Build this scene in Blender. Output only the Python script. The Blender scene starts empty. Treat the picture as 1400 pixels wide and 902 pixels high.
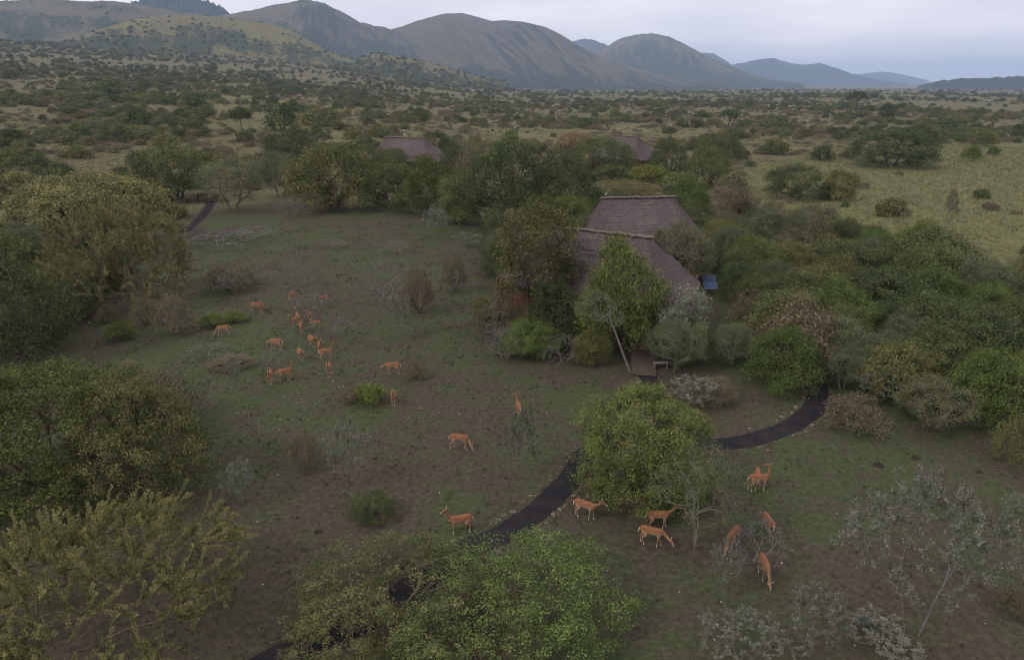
import bpy, math, random
import numpy as np
from mathutils import Vector, noise as mnoise

SC = bpy.context.scene
COL = SC.collection
R = math.radians

# ------------------------------------------------------------------ camera
CAMZ, PITCH, FPX, CX, CY = 20.0, R(19.75), 933.33, 700.0, 451.0
cam = bpy.data.cameras.new('camera'); cam_o = bpy.data.objects.new('camera', cam); COL.objects.link(cam_o)
cam.lens, cam.sensor_width = 24.0, 36.0
cam.clip_start, cam.clip_end = 0.5, 60000
cam_o.location = (0, 0, CAMZ); cam_o.rotation_euler = (R(90) - PITCH, 0, 0)
SC.camera = cam_o
SC.render.resolution_x, SC.render.resolution_y = 1024, 659

# ------------------------------------------------------------------ sky, sun, exposure
SUN_EL, SUN_AZ = R(42), R(238)          # azimuth clockwise from +Y: behind the camera, to the left
world = bpy.data.worlds.new('World'); SC.world = world; world.use_nodes = True
def build_world():
    nt = world.node_tree; N = nt.nodes; L = nt.links; N.clear()
    out = N.new('ShaderNodeOutputWorld'); bg = N.new('ShaderNodeBackground'); L.new(bg.outputs[0], out.inputs[0])
    bg.inputs[1].default_value = 0.1
    sky = N.new('ShaderNodeTexSky'); sky.sky_type = 'NISHITA'; sky.sun_disc = False
    sky.sun_elevation = SUN_EL; sky.sun_rotation = SUN_AZ; sky.altitude = 1600; sky.air_density = 1.0; sky.dust_density = 1.5
    tc = N.new('ShaderNodeTexCoord'); sep = N.new('ShaderNodeSeparateXYZ'); L.new(tc.outputs['Generated'], sep.inputs[0])
    zz = N.new('ShaderNodeMath'); zz.operation = 'MAXIMUM'; L.new(sep.outputs[2], zz.inputs[0]); zz.inputs[1].default_value = 0.0
    za = N.new('ShaderNodeMath'); za.operation = 'ADD'; L.new(zz.outputs[0], za.inputs[0]); za.inputs[1].default_value = 0.10
    dv = N.new('ShaderNodeVectorMath'); dv.operation = 'DIVIDE'; L.new(tc.outputs['Generated'], dv.inputs[0])
    cb = N.new('ShaderNodeCombineXYZ')
    for i in range(3): L.new(za.outputs[0], cb.inputs[i])
    L.new(cb.outputs[0], dv.inputs[1])
    n1 = N.new('ShaderNodeTexNoise'); n1.inputs['Scale'].default_value = 0.55; n1.inputs['Detail'].default_value = 7; n1.inputs['Roughness'].default_value = 0.52
    L.new(dv.outputs[0], n1.inputs['Vector'])
    rp = N.new('ShaderNodeValToRGB'); rp.color_ramp.elements[0].position = 0.36; rp.color_ramp.elements[1].position = 0.60
    rp.color_ramp.elements[0].color = (0.78,) * 3 + (1,); rp.color_ramp.elements[1].color = (1, 1, 1, 1)
    L.new(n1.outputs[0], rp.inputs[0])
    # cloud tint varies softly between lavender grey and white
    n2 = N.new('ShaderNodeTexNoise'); n2.inputs['Scale'].default_value = 0.9; n2.inputs['Detail'].default_value = 5
    L.new(dv.outputs[0], n2.inputs['Vector'])
    r2 = N.new('ShaderNodeValToRGB'); r2.color_ramp.elements[0].position = 0.35; r2.color_ramp.elements[1].position = 0.65
    r2.color_ramp.elements[0].color = (9.75, 9.2, 9.9, 1); r2.color_ramp.elements[1].color = (11.8, 11.0, 11.2, 1)
    L.new(n2.outputs[0], r2.inputs[0])
    mx = N.new('ShaderNodeMix'); mx.data_type = 'RGBA'
    L.new(rp.outputs[0], mx.inputs['Factor']); L.new(sky.outputs[0], mx.inputs['A']); L.new(r2.outputs[0], mx.inputs['B'])
    L.new(mx.outputs['Result'], bg.inputs[0])
build_world()
sun = bpy.data.lights.new('sun', 'SUN'); sun_o = bpy.data.objects.new('sun', sun); COL.objects.link(sun_o)
sun.energy, sun.angle, sun.color = 1.5, R(12), (1.0, 0.91, 0.80)
sd = Vector((math.sin(SUN_AZ) * math.cos(SUN_EL), math.cos(SUN_AZ) * math.cos(SUN_EL), math.sin(SUN_EL)))
sun_o.rotation_euler = sd.to_track_quat('Z', 'Y').to_euler(); sun_o.location = (-60, -60, 80)
vs = SC.view_settings
vs.view_transform, vs.look, vs.exposure, vs.gamma, vs.use_curve_mapping = 'Standard', 'None', 0.08, 1.0, False
SC.cycles.max_bounces = 6; SC.cycles.diffuse_bounces = 3; SC.cycles.transmission_bounces = 3; SC.cycles.volume_bounces = 2
SC.cycles.filter_width = 1.0
SC.cycles.use_denoising = True; SC.cycles.use_adaptive_sampling = False

# ------------------------------------------------------------------ projection and terrain helpers
cP, sP = math.cos(PITCH), math.sin(PITCH)
def ray(px, py):
    u, v = (px - CX) / FPX, (CY - py) / FPX
    d = np.array((u, cP + v * sP, -sP + v * cP)); return d
def smooth(a, b, x):
    t = np.clip((x - a) / (b - a), 0, 1); return t * t * (3 - 2 * t)
R1 = 1800.0
def ground_h(x, y):
    x = np.asarray(x, float); y = np.asarray(y, float)
    r = np.hypot(x, y); az = np.degrees(np.arctan2(x, y))
    e = np.interp(az, [-180, -80, -60, -37, -25, -12, -4, 3, 180], [0, 1.5, 2.6, 2.7, 2.3, 1.2, .35, 0, 0])
    top = np.tan(np.radians(e)) * R1 + 20 * np.clip(e / 1.2, 0, 1)
    t = np.clip((r - 130) / (R1 - 130), 0, 1)
    h = top * (0.55 * t + 0.45 * t * t)
    h = h + np.sin(x * .05 + 1) * np.cos(y * .043) * .25 * smooth(40, 130, r) + np.sin(x * .011) * np.sin(y * .009 + 2) * 2.2 * smooth(150, 600, r)
    return h
def P(px, py, dz=0.0):
    d = ray(px, py); n = math.hypot(d[0], d[1]); d = d / n
    if d[2] < -1e-4:
        t = (CAMZ - dz) / -d[2]
        if t < 120: return Vector((d[0] * t, d[1] * t, float(ground_h(d[0] * t, d[1] * t)) + dz))
    t = 100.0
    while t < 6000:
        if CAMZ + d[2] * t <= float(ground_h(d[0] * t, d[1] * t)) + dz: break
        t *= 1.003
    return Vector((d[0] * t, d[1] * t, float(ground_h(d[0] * t, d[1] * t)) + dz))
def at_dist(px, py, D):
    d = ray(px, py); k = D / math.hypot(d[0], d[1]); return np.array((d[0] * k, d[1] * k, CAMZ + d[2] * k))
def in_poly(x, y, poly):
    x = np.asarray(x); y = np.asarray(y); c = np.zeros(x.shape, bool); n = len(poly)
    for i in range(n):
        x1, y1 = poly[i]; x2, y2 = poly[i - 1]
        if y1 == y2: continue
        m = ((y1 > y) != (y2 > y)) & (x < (x2 - x1) * (y - y1) / (y2 - y1) + x1); c ^= m
    return c
def ground_poly(pts): return [(P(a, b).x, P(a, b).y) for a, b in pts]
def fbm(x, y, s, oct=4, seed=0.0):
    return np.array([mnoise.fractal((a * s, b * s, seed), 0.6, 2.0, oct) for a, b in zip(np.ravel(x), np.ravel(y))]).reshape(np.shape(x))

# ------------------------------------------------------------------ mesh helpers
def mesh_from(name, V, faces, mats=(), attrs=None, smooth_shade=False):
    """faces: list of (array (m,k), material index)"""
    me = bpy.data.meshes.new(name)
    V = np.asarray(V, np.float32)
    me.vertices.add(len(V)); me.vertices.foreach_set('co', V.ravel())
    loops = np.concatenate([np.asarray(f, np.int32).ravel() for f, _ in faces])
    tot = np.concatenate([np.full(len(f), np.shape(f)[1], np.int32) for f, _ in faces])
    mi = np.concatenate([np.full(len(f), m, np.int32) for f, m in faces])
    me.loops.add(len(loops)); me.loops.foreach_set('vertex_index', loops)
    me.polygons.add(len(tot)); me.polygons.foreach_set('loop_start', np.concatenate(([0], np.cumsum(tot)[:-1])).astype(np.int32))
    me.polygons.foreach_set('material_index', mi)
    me.polygons.foreach_set('use_smooth', np.full(len(tot), smooth_shade, bool))
    for m in mats: me.materials.append(m)
    for nm, dom, typ, val in (attrs or []):
        a = me.attributes.new(nm, typ, dom)
        a.data.foreach_set('color' if typ == 'FLOAT_COLOR' else 'value', np.asarray(val, np.float32).ravel())
    me.update(calc_edges=True)
    return me
def link(name, data, parent=None, loc=None):
    o = bpy.data.objects.new(name, data); COL.objects.link(o)
    if parent is not None: o.parent = parent
    if loc is not None: o.location = loc
    return o
def tag(o, label=None, cat=None, group=None, kind=None):
    if label: o['label'] = label
    if cat: o['category'] = cat
    if group: o['group'] = group
    if kind: o['kind'] = kind
    return o
class MB:
    """collects boxes, tubes and blobs into one mesh"""
    def __init__(s): s.V = []; s.F4 = []; s.F3 = []; s.n = 0
    def add(s, V, F):
        for f in F: (s.F4 if len(f) == 4 else s.F3).append([i + s.n for i in f])
        s.V.append(np.asarray(V, float)); s.n += len(V)
    def box(s, c, size, rz=0, rx=0):
        hx, hy, hz = [k / 2 for k in size]
        V = np.array([(a * hx, b * hy, d * hz) for a in (-1, 1) for b in (-1, 1) for d in (-1, 1)])
        cx, sx = math.cos(rx), math.sin(rx); V = V @ np.array([[1, 0, 0], [0, cx, sx], [0, -sx, cx]])
        cz, sz = math.cos(rz), math.sin(rz); V = V @ np.array([[cz, sz, 0], [-sz, cz, 0], [0, 0, 1]])
        s.add(V + np.array(c), [(0, 1, 3, 2), (4, 6, 7, 5), (0, 4, 5, 1), (2, 3, 7, 6), (0, 2, 6, 4), (1, 5, 7, 3)])
    def tube(s, pts, rad, n=8, squash=None):
        pts = [np.array(p, float) for p in pts]; V = []; 
        for i, p in enumerate(pts):
            a = pts[max(i - 1, 0)]; b = pts[min(i + 1, len(pts) - 1)]; d = b - a; d /= np.linalg.norm(d) + 1e-9
            ref = np.array((0, 1.0, 0)) if abs(d[1]) < .9 else np.array((1.0, 0, 0))
            u = np.cross(d, ref); u /= np.linalg.norm(u); w = np.cross(d, u)
            r = rad[i] if not np.isscalar(rad) else rad
            ru, rw = r if isinstance(r, tuple) else (r, r)
            for k in range(n):
                t = 2 * math.pi * k / n; V.append(p + u * ru * math.cos(t) + w * rw * math.sin(t))
        m = len(pts); F = [(i * n + k, i * n + (k + 1) % n, (i + 1) * n + (k + 1) % n, (i + 1) * n + k) for i in range(m - 1) for k in range(n)]
        V.append(pts[0]); V.append(pts[-1])
        F += [(m * n, (k + 1) % n, k) for k in range(n)] + [(m * n + 1, (m - 1) * n + k, (m - 1) * n + (k + 1) % n) for k in range(n)]
        s.add(V, F)
    def mesh(s, name, mats, smooth_shade=False):
        fs = []
        if s.F4: fs.append((np.array(s.F4), 0))
        if s.F3: fs.append((np.array(s.F3), 0))
        return mesh_from(name, np.concatenate(s.V), fs, mats, smooth_shade=smooth_shade)

# ------------------------------------------------------------------ material helpers
def new_mat(name, rough=0.85, spec=0.2):
    m = bpy.data.materials.new(name); m.use_nodes = True; nt = m.node_tree; N = nt.nodes
    b = N['Principled BSDF']; b.inputs['Roughness'].default_value = rough; b.inputs['Specular IOR Level'].default_value = spec
    return m, nt, N, nt.links, b
def ramp(N, L, src, stops):
    r = N.new('ShaderNodeValToRGB'); e = r.color_ramp.elements
    while len(e) < len(stops): e.new(0.5)
    for k, (p, c) in enumerate(stops):
        e[k].position = p; e[k].color = (c, c, c, 1) if np.isscalar(c) else tuple(c) + (1,)
    L.new(src, r.inputs[0]); return r.outputs[0]
def noise_n(N, L, vec, scale, detail=4, rough=.55):
    n = N.new('ShaderNodeTexNoise'); n.inputs['Scale'].default_value = scale; n.inputs['Detail'].default_value = detail; n.inputs['Roughness'].default_value = rough
    if vec is not None: L.new(vec, n.inputs['Vector'])
    return n.outputs[0]
def mixc(N, L, f, a, b, mode='MIX'):
    m = N.new('ShaderNodeMix'); m.data_type = 'RGBA'; m.blend_type = mode
    for s, v in (('Factor', f), ('A', a), ('B', b)):
        if hasattr(v, 'is_output'): L.new(v, m.inputs[s])
        elif s == 'Factor': m.inputs[s].default_value = v
        else: m.inputs[s].default_value = tuple(v) + (1,)
    return m.outputs['Result']
def attr(N, name):
    a = N.new('ShaderNodeAttribute'); a.attribute_name = name; return a
def bump(N, L, b, h, strength=.5, dist=.05):
    k = N.new('ShaderNodeBump'); k.inputs['Strength'].default_value = strength; k.inputs['Distance'].default_value = dist
    L.new(h, k.inputs['Height']); L.new(k.outputs[0], b.inputs['Normal'])
def simple_mat(name, c1, c2, scale=6, rough=.85, bstr=0.3, bdist=.02):
    m, nt, N, L, b = new_mat(name, rough)
    tc = N.new('ShaderNodeTexCoord'); n = noise_n(N, L, tc.outputs['Object'], scale, 6)
    L.new(ramp(N, L, n, [(.3, c1), (.7, c2)]), b.inputs['Base Color'])
    if bstr: bump(N, L, b, n, bstr, bdist)
    return m
def leaf_mat(name, cols, trans=.2, val=(.8, 1.2)):
    m, nt, N, L, b = new_mat(name, .7, .25)
    c = ramp(N, L, attr(N, 'v').outputs['Fac'], [(i / (len(cols) - 1), k) for i, k in enumerate(cols)])
    oi = N.new('ShaderNodeObjectInfo'); mr = N.new('ShaderNodeMapRange'); L.new(oi.outputs['Random'], mr.inputs[0])
    mr.inputs[3].default_value, mr.inputs[4].default_value = val
    hs = N.new('ShaderNodeHueSaturation'); L.new(c, hs.inputs['Color']); L.new(mr.outputs[0], hs.inputs['Value'])
    ml = N.new('ShaderNodeMath'); ml.operation = 'MULTIPLY'; L.new(oi.outputs['Random'], ml.inputs[0]); ml.inputs[1].default_value = 7.31
    fr = N.new('ShaderNodeMath'); fr.operation = 'FRACT'; L.new(ml.outputs[0], fr.inputs[0])
    m2 = N.new('ShaderNodeMapRange'); L.new(fr.outputs[0], m2.inputs[0]); m2.inputs[3].default_value, m2.inputs[4].default_value = .475, .515
    L.new(m2.outputs[0], hs.inputs['Hue'])
    L.new(hs.outputs[0], b.inputs['Base Color'])
    tr = N.new('ShaderNodeBsdfTranslucent'); L.new(hs.outputs[0], tr.inputs[0])
    ms = N.new('ShaderNodeMixShader'); ms.inputs[0].default_value = trans
    L.new(b.outputs[0], ms.inputs[1]); L.new(tr.outputs[0], ms.inputs[2]); L.new(ms.outputs[0], N['Material Output'].inputs['Surface'])
    return m
LM = dict(  # wide ramps: the dark ends imitate deep crown shade, random per leaf
    olive=leaf_mat('olive_leaves', [(.026, .034, .013), (.084, .100, .030), (.150, .165, .052), (.28, .28, .115)]),
    green=leaf_mat('green_leaves', [(.020, .038, .009), (.068, .108, .023), (.125, .172, .040), (.225, .28, .08)]),
    dark=leaf_mat('dark_green_leaves', [(.016, .026, .010), (.050, .072, .023), (.096, .125, .040), (.19, .215, .085)]),
    grey=leaf_mat('grey_green_leaves', [(.036, .044, .022), (.09, .105, .048), (.15, .168, .080), (.26, .275, .16)]),
    silver=leaf_mat('silver_leaves', [(.07, .08, .055), (.14, .15, .11), (.22, .23, .18), (.33, .34, .28)]),
    yellow=leaf_mat('yellow_green_leaves', [(.055, .06, .020), (.15, .155, .055), (.24, .235, .088), (.38, .355, .15)]),
    brown=leaf_mat('brown_leaves', [(.050, .042, .024), (.12, .102, .056), (.18, .152, .088), (.28, .235, .14)]),
    lime=leaf_mat('bright_green_leaves', [(.04, .06, .010), (.10, .135, .024), (.16, .20, .04), (.25, .29, .07)]),
    straw=leaf_mat('straw_leaves', [(.12, .095, .045), (.23, .185, .09), (.36, .29, .15)]),
)
def bark_mat(name, c1, c2): return simple_mat(name, c1, c2, 9, .9, .5, .03)
BM = dict(
    brown=bark_mat('brown_bark', (.045, .034, .026), (.10, .078, .06)),
    pale=bark_mat('pale_bark', (.12, .105, .09), (.25, .225, .195)),
    grey=bark_mat('grey_twig_bark', (.11, .098, .098), (.23, .208, .208)),
    tan=bark_mat('tan_bark', (.075, .056, .038), (.15, .118, .08)),
)

# ------------------------------------------------------------------ tree generator
def unit(v): return v / (np.linalg.norm(v, axis=-1, keepdims=True) + 1e-9)
def crown_tips(g, W, H, cb, n, nl, flat=.55, low=-.35, irregular=.8, core=True):
    Rr = W / 2; lob = []
    for i in range(nl):
        a = 2.39996 * i + g.uniform(-.5, .5); q = math.sqrt((i + .35) / nl); rad = Rr * q * .70 * g.uniform(.85, 1.1)
        lr = Rr * g.uniform(.34, .52) * (1.15 if nl < 6 else 1); ht = H - cb
        ztop = cb + ht * (1 - flat * (rad / Rr) ** 1.6) * g.uniform(.88, 1.03)
        lz = min(lr * g.uniform(.75, 1.0), (ztop - cb) * .62 + .05)
        lob.append((math.cos(a) * rad, math.sin(a) * rad, ztop - lz, lr, lr, lz))
        if ztop - 2 * lz > cb + .25 * ht:
            lob.append((math.cos(a) * rad * .95, math.sin(a) * rad * .95, cb + (ztop - lz - cb) * .42, lr * .9, lr * .9, max(.2, (ztop - lz - cb) * .5)))
    if cb < .5:
        if core: lob.append((0, 0, cb + (H - cb) * .42, Rr * .70, Rr * .70, (H - cb) * .44))
        for i in range(max(5, nl // 2)):        # foliage down to the ground round the foot
            a = 2 * math.pi * (i + g.uniform(-.3, .3)) / max(5, nl // 2); lr = Rr * g.uniform(.24, .36); rad = Rr * g.uniform(.66, .84)
            lob.append((math.cos(a) * rad, math.sin(a) * rad, cb + lr * .75, lr, lr, lr * g.uniform(.8, 1.2)))
    if irregular:
        for i in range(int(nl * irregular)):
            b = lob[int(g.integers(len(lob)))]; d = unit(g.normal(size=3) + np.array((0, 0, .3))); k = g.uniform(.85, 1.15)
            lob.append((b[0] + d[0] * b[3] * k, b[1] + d[1] * b[4] * k, max(cb + .1, b[2] + d[2] * b[5] * k), b[3] * .4, b[4] * .4, max(.15, b[5] * .4)))
    lob = np.array(lob); C, S = lob[:, :3], lob[:, 3:]
    w = lob[:, 3] * lob[:, 5]; w /= w.sum(); pts, k = [], 0
    while len(pts) < n and k < 40:
        k += 1; m = n * 2; idx = g.choice(len(lob), m, p=w); d = unit(g.normal(size=(m, 3)))
        rr = g.uniform(.72, 1.06, (m, 1)); p = C[idx] + d * S[idx] * rr
        ok = (d[:, 2] > low) & (p[:, 2] > cb * .9 + .05)
        q = np.linalg.norm((p[:, None, :] - C[None]) / S[None], axis=2); q[np.arange(m), idx] = 9
        ok &= q.min(1) > .78
        pts += list(p[ok])
    return np.array(pts[:n])
def skeleton(g, tips, stems, fork_h, wob=.08, bal=.3, seg=.7):
    """stems: list of base points; returns positions, parents, tip node ids"""
    pos, par, plen = [], [], []
    def add(p, pa):
        pos.append(np.array(p, float)); par.append(pa); plen.append(0 if pa < 0 else plen[pa] + np.linalg.norm(pos[-1] - pos[pa])); return len(pos) - 1
    forks = []
    for b, f in stems:
        i = add(b, -1); m = 4
        for k in range(1, m + 1):
            t = k / m; p = np.array(b) * (1 - t) + np.array(f) * t + g.normal(0, wob * fork_h * .35, 3) * (1 if k < m else .3) * [1, 1, .2]
            i = add(p, i)
        forks.append(i)
    root = np.mean([f for _, f in stems], 0)
    order = np.argsort(np.linalg.norm(tips - root, axis=1)); leafn = []
    for ti in order:
        T = tips[ti]; A = np.array(pos); ln = np.array(plen)
        D = np.linalg.norm(A - T, axis=1); cost = D + bal * ln + np.where(A[:, 2] > T[2] + .1, .5 * (A[:, 2] - T[2]), 0)
        for b, f in stems: pass
        cost[[k for k in range(len(par)) if par[k] < 0]] += 3
        j = int(np.argmin(cost)); d = D[j]; ns = max(1, int(round(d / seg))); i = j; p0 = A[j]
        bow = g.normal(0, wob * d, 3) + np.array((0, 0, .08 * d))
        for k in range(1, ns + 1):
            t = k / ns; p = p0 * (1 - t) + T * t
            if k < ns: p = p + bow * math.sin(t * math.pi) + g.normal(0, wob * d * .3 / ns ** .5, 3)
            i = add(p, i)
        leafn.append(i)
    return np.array(pos), np.array(par), leafn
def branch_mesh(pos, par, r_tip, r_base, sides=4, expo=.5):
    n = len(pos); cnt = np.zeros(n); has = np.zeros(n, bool)
    for i in range(n):
        if par[i] >= 0: has[par[i]] = True
    cnt[~has] = 1
    for i in range(n - 1, -1, -1):
        if par[i] >= 0: cnt[par[i]] += cnt[i]
    rad = r_tip * cnt ** expo; m = rad.max(); 
    rad = r_tip + (rad - r_tip) * ((r_base - r_tip) / max(m - r_tip, 1e-6))
    ch = np.where(par >= 0)[0]; pa = par[ch]
    a, b = pos[pa], pos[ch]; ra = np.minimum(rad[pa], rad[ch] * 1.35 + .004); rb = rad[ch]
    d = unit(b - a); ref = np.where(np.abs(d[:, 2:3]) < .9, np.array([[0, 0, 1.0]]), np.array([[1.0, 0, 0]]))
    u = unit(np.cross(d, ref)); w = np.cross(d, u); V = []
    for c, rr in ((a, ra), (b + d * rb[:, None] * .3, rb)):
        for k in range(sides):
            t = 2 * math.pi * k / sides; V.append(c + (u * math.cos(t) + w * math.sin(t)) * rr[:, None])
    m = len(ch); V = np.stack(V, 1).reshape(-1, 3); base = np.arange(m)[:, None] * 2 * sides
    F = np.concatenate([base + np.array([[k, (k + 1) % sides, sides + (k + 1) % sides, sides + k]]) for k in range(sides)])
    return V, F, cnt
def leaf_quads(g, p, nrm, size, asp=.5, vbase=None, dirs=None):
    m = len(p); nrm = unit(nrm); t = unit(np.cross(nrm, g.normal(size=(m, 3)))) if dirs is None else unit(dirs)
    s = np.cross(nrm, t); L = size * g.uniform(.65, 1.3, (m, 1)); Wd = L * asp
    V = np.stack([p, p + t * L * .45 + s * Wd * .5 + nrm * L * .10, p + t * L, p + t * L * .45 - s * Wd * .5 + nrm * L * .10], 1).reshape(-1, 3)
    F = np.arange(4 * m).reshape(-1, 4)
    v = np.clip((g.uniform(0, 1, m) if vbase is None else vbase * .55 + g.uniform(0, 1, m) * .45), 0, 1)
    return V, F, v
def build_tree(seed, W=5., H=4., cb=.2, nl=9, ntips=220, lpt=34, leaf=.16, clump=.28, asp=.55, flat=.55, low=-.35, stems=1,
               r_tip=.008, r_base=.12, fork=.35, mode='clump', along=0, wob=.09, bal=.3, lean=(0, 0), sides=4, up=.7, spread=.12, seg=.7, shoots=0, shoot_len=.6, shoot_up=.45, lthresh=16, core=True, irregular=.8):
    g = np.random.default_rng(seed)
    tips = crown_tips(g, W, H, cb, ntips, nl, flat, low, irregular, core)
    tips[:, 0] += lean[0] * tips[:, 2]; tips[:, 1] += lean[1] * tips[:, 2]
    fh = H * fork; st = []
    for k in range(stems):
        a = 2 * math.pi * k / stems + g.uniform(0, 1); rb = 0 if stems == 1 else spread * W * .35
        ft = 0.05 * W if stems == 1 else W * .16
        st.append(((math.cos(a) * rb, math.sin(a) * rb, -.08), (math.cos(a) * ft + lean[0] * fh, math.sin(a) * ft + lean[1] * fh, fh * g.uniform(.8, 1.2))))
    pos, par, tn = skeleton(g, tips, st, fh, wob, bal, seg)
    if shoots:
        P_, Q_ = list(pos), list(par); nb = len(pos); cc = np.array((0, 0, H * .25)); src = list(tn) + [k for k in range(len(pos)) if k % 2 == 0 and pos[k][2] > cb and np.hypot(pos[k][0], pos[k][1]) > W * .10]
        for k in src:
            out = unit(pos[k] - cc)
            for _ in range(g.poisson(shoots)):
                d = unit(out * .75 + g.normal(0, .55, 3) + np.array((0, 0, shoot_up))); L_ = shoot_len * g.uniform(.45, 1.3); i = k; p = pos[k]
                for q in range(3):
                    p = p + d * L_ / 3; d = unit(d + g.normal(0, .10, 3) + np.array((0, 0, .06))); P_.append(p); Q_.append(i); i = len(P_) - 1
        pos, par = np.array(P_), np.array(Q_); tn = [k for k in range(nb, len(pos)) if (k - nb) % 3 == 2] if mode == 'clump' else tn
    BV, BF, cnt = branch_mesh(pos, par, r_tip, r_base, sides)
    T = pos[tn]; ctr = np.array((0, 0, H * .35)); LV = LF = lv = None
    if mode == 'clump' and lpt:
        nt = len(T); tv = g.uniform(0, 1, nt)
        k = g.poisson(lpt, nt).clip(3); idx = np.repeat(np.arange(nt), k); m = len(idx)
        off = g.normal(size=(m, 3)) * clump * np.array([1, 1, .75]); p = T[idx] + off
        p[:, 2] = np.maximum(p[:, 2], .04)
        out = unit(p - ctr); nrm = g.normal(size=(m, 3)) * .75 + np.array([0, 0, up]) + out * .5
        LV, LF, lv = leaf_quads(g, p, nrm, leaf, asp, tv[idx])
    elif mode == 'along':
        ch = np.where((par >= 0) & (cnt <= lthresh))[0]; a, b = pos[par[ch]], pos[ch]; ln = np.linalg.norm(b - a, axis=1)
        k = g.poisson(ln * along).clip(1); idx = np.repeat(np.arange(len(ch)), k); m = len(idx); t = g.uniform(0, 1, (m, 1))
        p = a[idx] * (1 - t) + b[idx] * t; d = unit(b - a)[idx]; q = unit(np.cross(d, g.normal(size=(m, 3))))
        p = p + q * clump * g.uniform(0, 1, (m, 1))
        dirs = q + d * g.uniform(.1, .9, (m, 1)) + np.array([0, 0, .35]); nrm = np.cross(dirs, g.normal(size=(m, 3))) + np.array([0, 0, up])
        tv = g.uniform(0, 1, len(ch)); LV, LF, lv = leaf_quads(g, p, nrm, leaf, asp, tv[idx], dirs)
    return BV, BF, LV, LF, lv
class Proto:
    def __init__(s, name, W, H, bark, leafm, **kw):
        s.W, s.H = W, H
        BV, BF, LV, LF, lv = build_tree(W=W, H=H, **kw)
        s.trunk = mesh_from(name + '_trunk', BV, [(BF, 0)], [BM[bark]], smooth_shade=True)
        s.crown = mesh_from(name + '_crown', LV, [(LF, 0)], [LM[leafm]], [('v', 'FACE', 'FLOAT', lv)]) if LV is not None else None
class Mid:
    """trunk and crown in one mesh, for plants too small to show their parts"""
    def __init__(s, name, W, H, bark, leafm, **kw):
        s.W, s.H = W, H
        BV, BF, LV, LF, lv = build_tree(W=W, H=H, **kw)
        if LV is None: s.me = mesh_from(name, BV, [(BF, 0)], [BM[bark]])
        else: s.me = mesh_from(name, np.concatenate([BV, LV]), [(BF, 0), (LF + len(BV), 1)], [BM[bark], LM[leafm]], [('v', 'FACE', 'FLOAT', np.concatenate([np.zeros(len(BF)), lv]))])
OCC = []      # occupied discs (x, y, r)
def plant(pr, name, loc, W, H, rot, label, cat, group=None):
    e = link(name, None, loc=loc); e.rotation_euler.z = rot; e.scale = (W / pr.W, W / pr.W, H / pr.H); e.empty_display_size = .3
    link('trunk', pr.trunk, e)
    if pr.crown is not None: link('crown', pr.crown, e)
    tag(e, label, cat, group); OCC.append((loc[0], loc[1], W / 2)); return e
def fit(cx, yb, yt, wpx, mode='B'):
    """foot position, width and height in metres from where a plant stands on the ground and how large it looks"""
    p = P(cx, yb)
    if mode == 'B':
        for _ in range(4):
            d = math.hypot(p.x, p.y); dep = p.y * cP + CAMZ * sP; W = wpx * dep / FPX
            q = P(cx, yb); f = (math.hypot(q.x, q.y) + .36 * W) / math.hypot(q.x, q.y); p = Vector((q.x * f, q.y * f, 0))
    dep = p.y * cP + (CAMZ - 1.5) * sP; W = wpx * dep / FPX; d = math.hypot(p.x, p.y)
    rt = ray(cx, yt); el = rt[2] / math.hypot(rt[0], rt[1]); gz = float(ground_h(p.x, p.y))
    H = (CAMZ - gz + (d + .18 * W) * el) / .97
    return Vector((p.x, p.y, gz)), W, max(H, .35)

# ================================================================== STRUCTURE: ground, hills, paths, haze
FIELD = ground_poly([(985, 236), (1180, 206), (1400, 196), (1460, 230), (1460, 420), (1380, 425), (1300, 405), (1240, 350), (1170, 322), (1060, 290), (1000, 262)])
BAND = [ground_poly([(255, 134), (330, 128), (480, 150), (530, 176), (700, 192), (690, 204), (520, 205), (430, 196), (330, 184), (270, 160)]),
        ground_poly([(620, 160), (860, 172), (1080, 200), (1010, 214), (800, 204), (690, 188)]),
        ground_poly([(900, 205), (1000, 210), (1010, 235), (930, 232)])]
BARE = [ground_poly([(255, 590), (330, 560), (430, 600), (560, 650), (600, 735), (470, 850), (330, 880), (120, 930), (180, 760), (240, 690)]), ground_poly([(880, 470), (1000, 500), (1090, 560), (1000, 596), (900, 590), (860, 540)]), ground_poly([(640, 440), (800, 470), (860, 520), (760, 530), (660, 500)]), ground_poly([(540, 540), (700, 560), (720, 620), (600, 660), (520, 600)])]
LAWN = ground_poly([(235, 300), (310, 262), (400, 262), (520, 285), (680, 300), (690, 420), (800, 500), (1000, 520), (1180, 540), (1420, 640), (1480, 1000), (-80, 1000), (-80, 520), (120, 440)])
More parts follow.
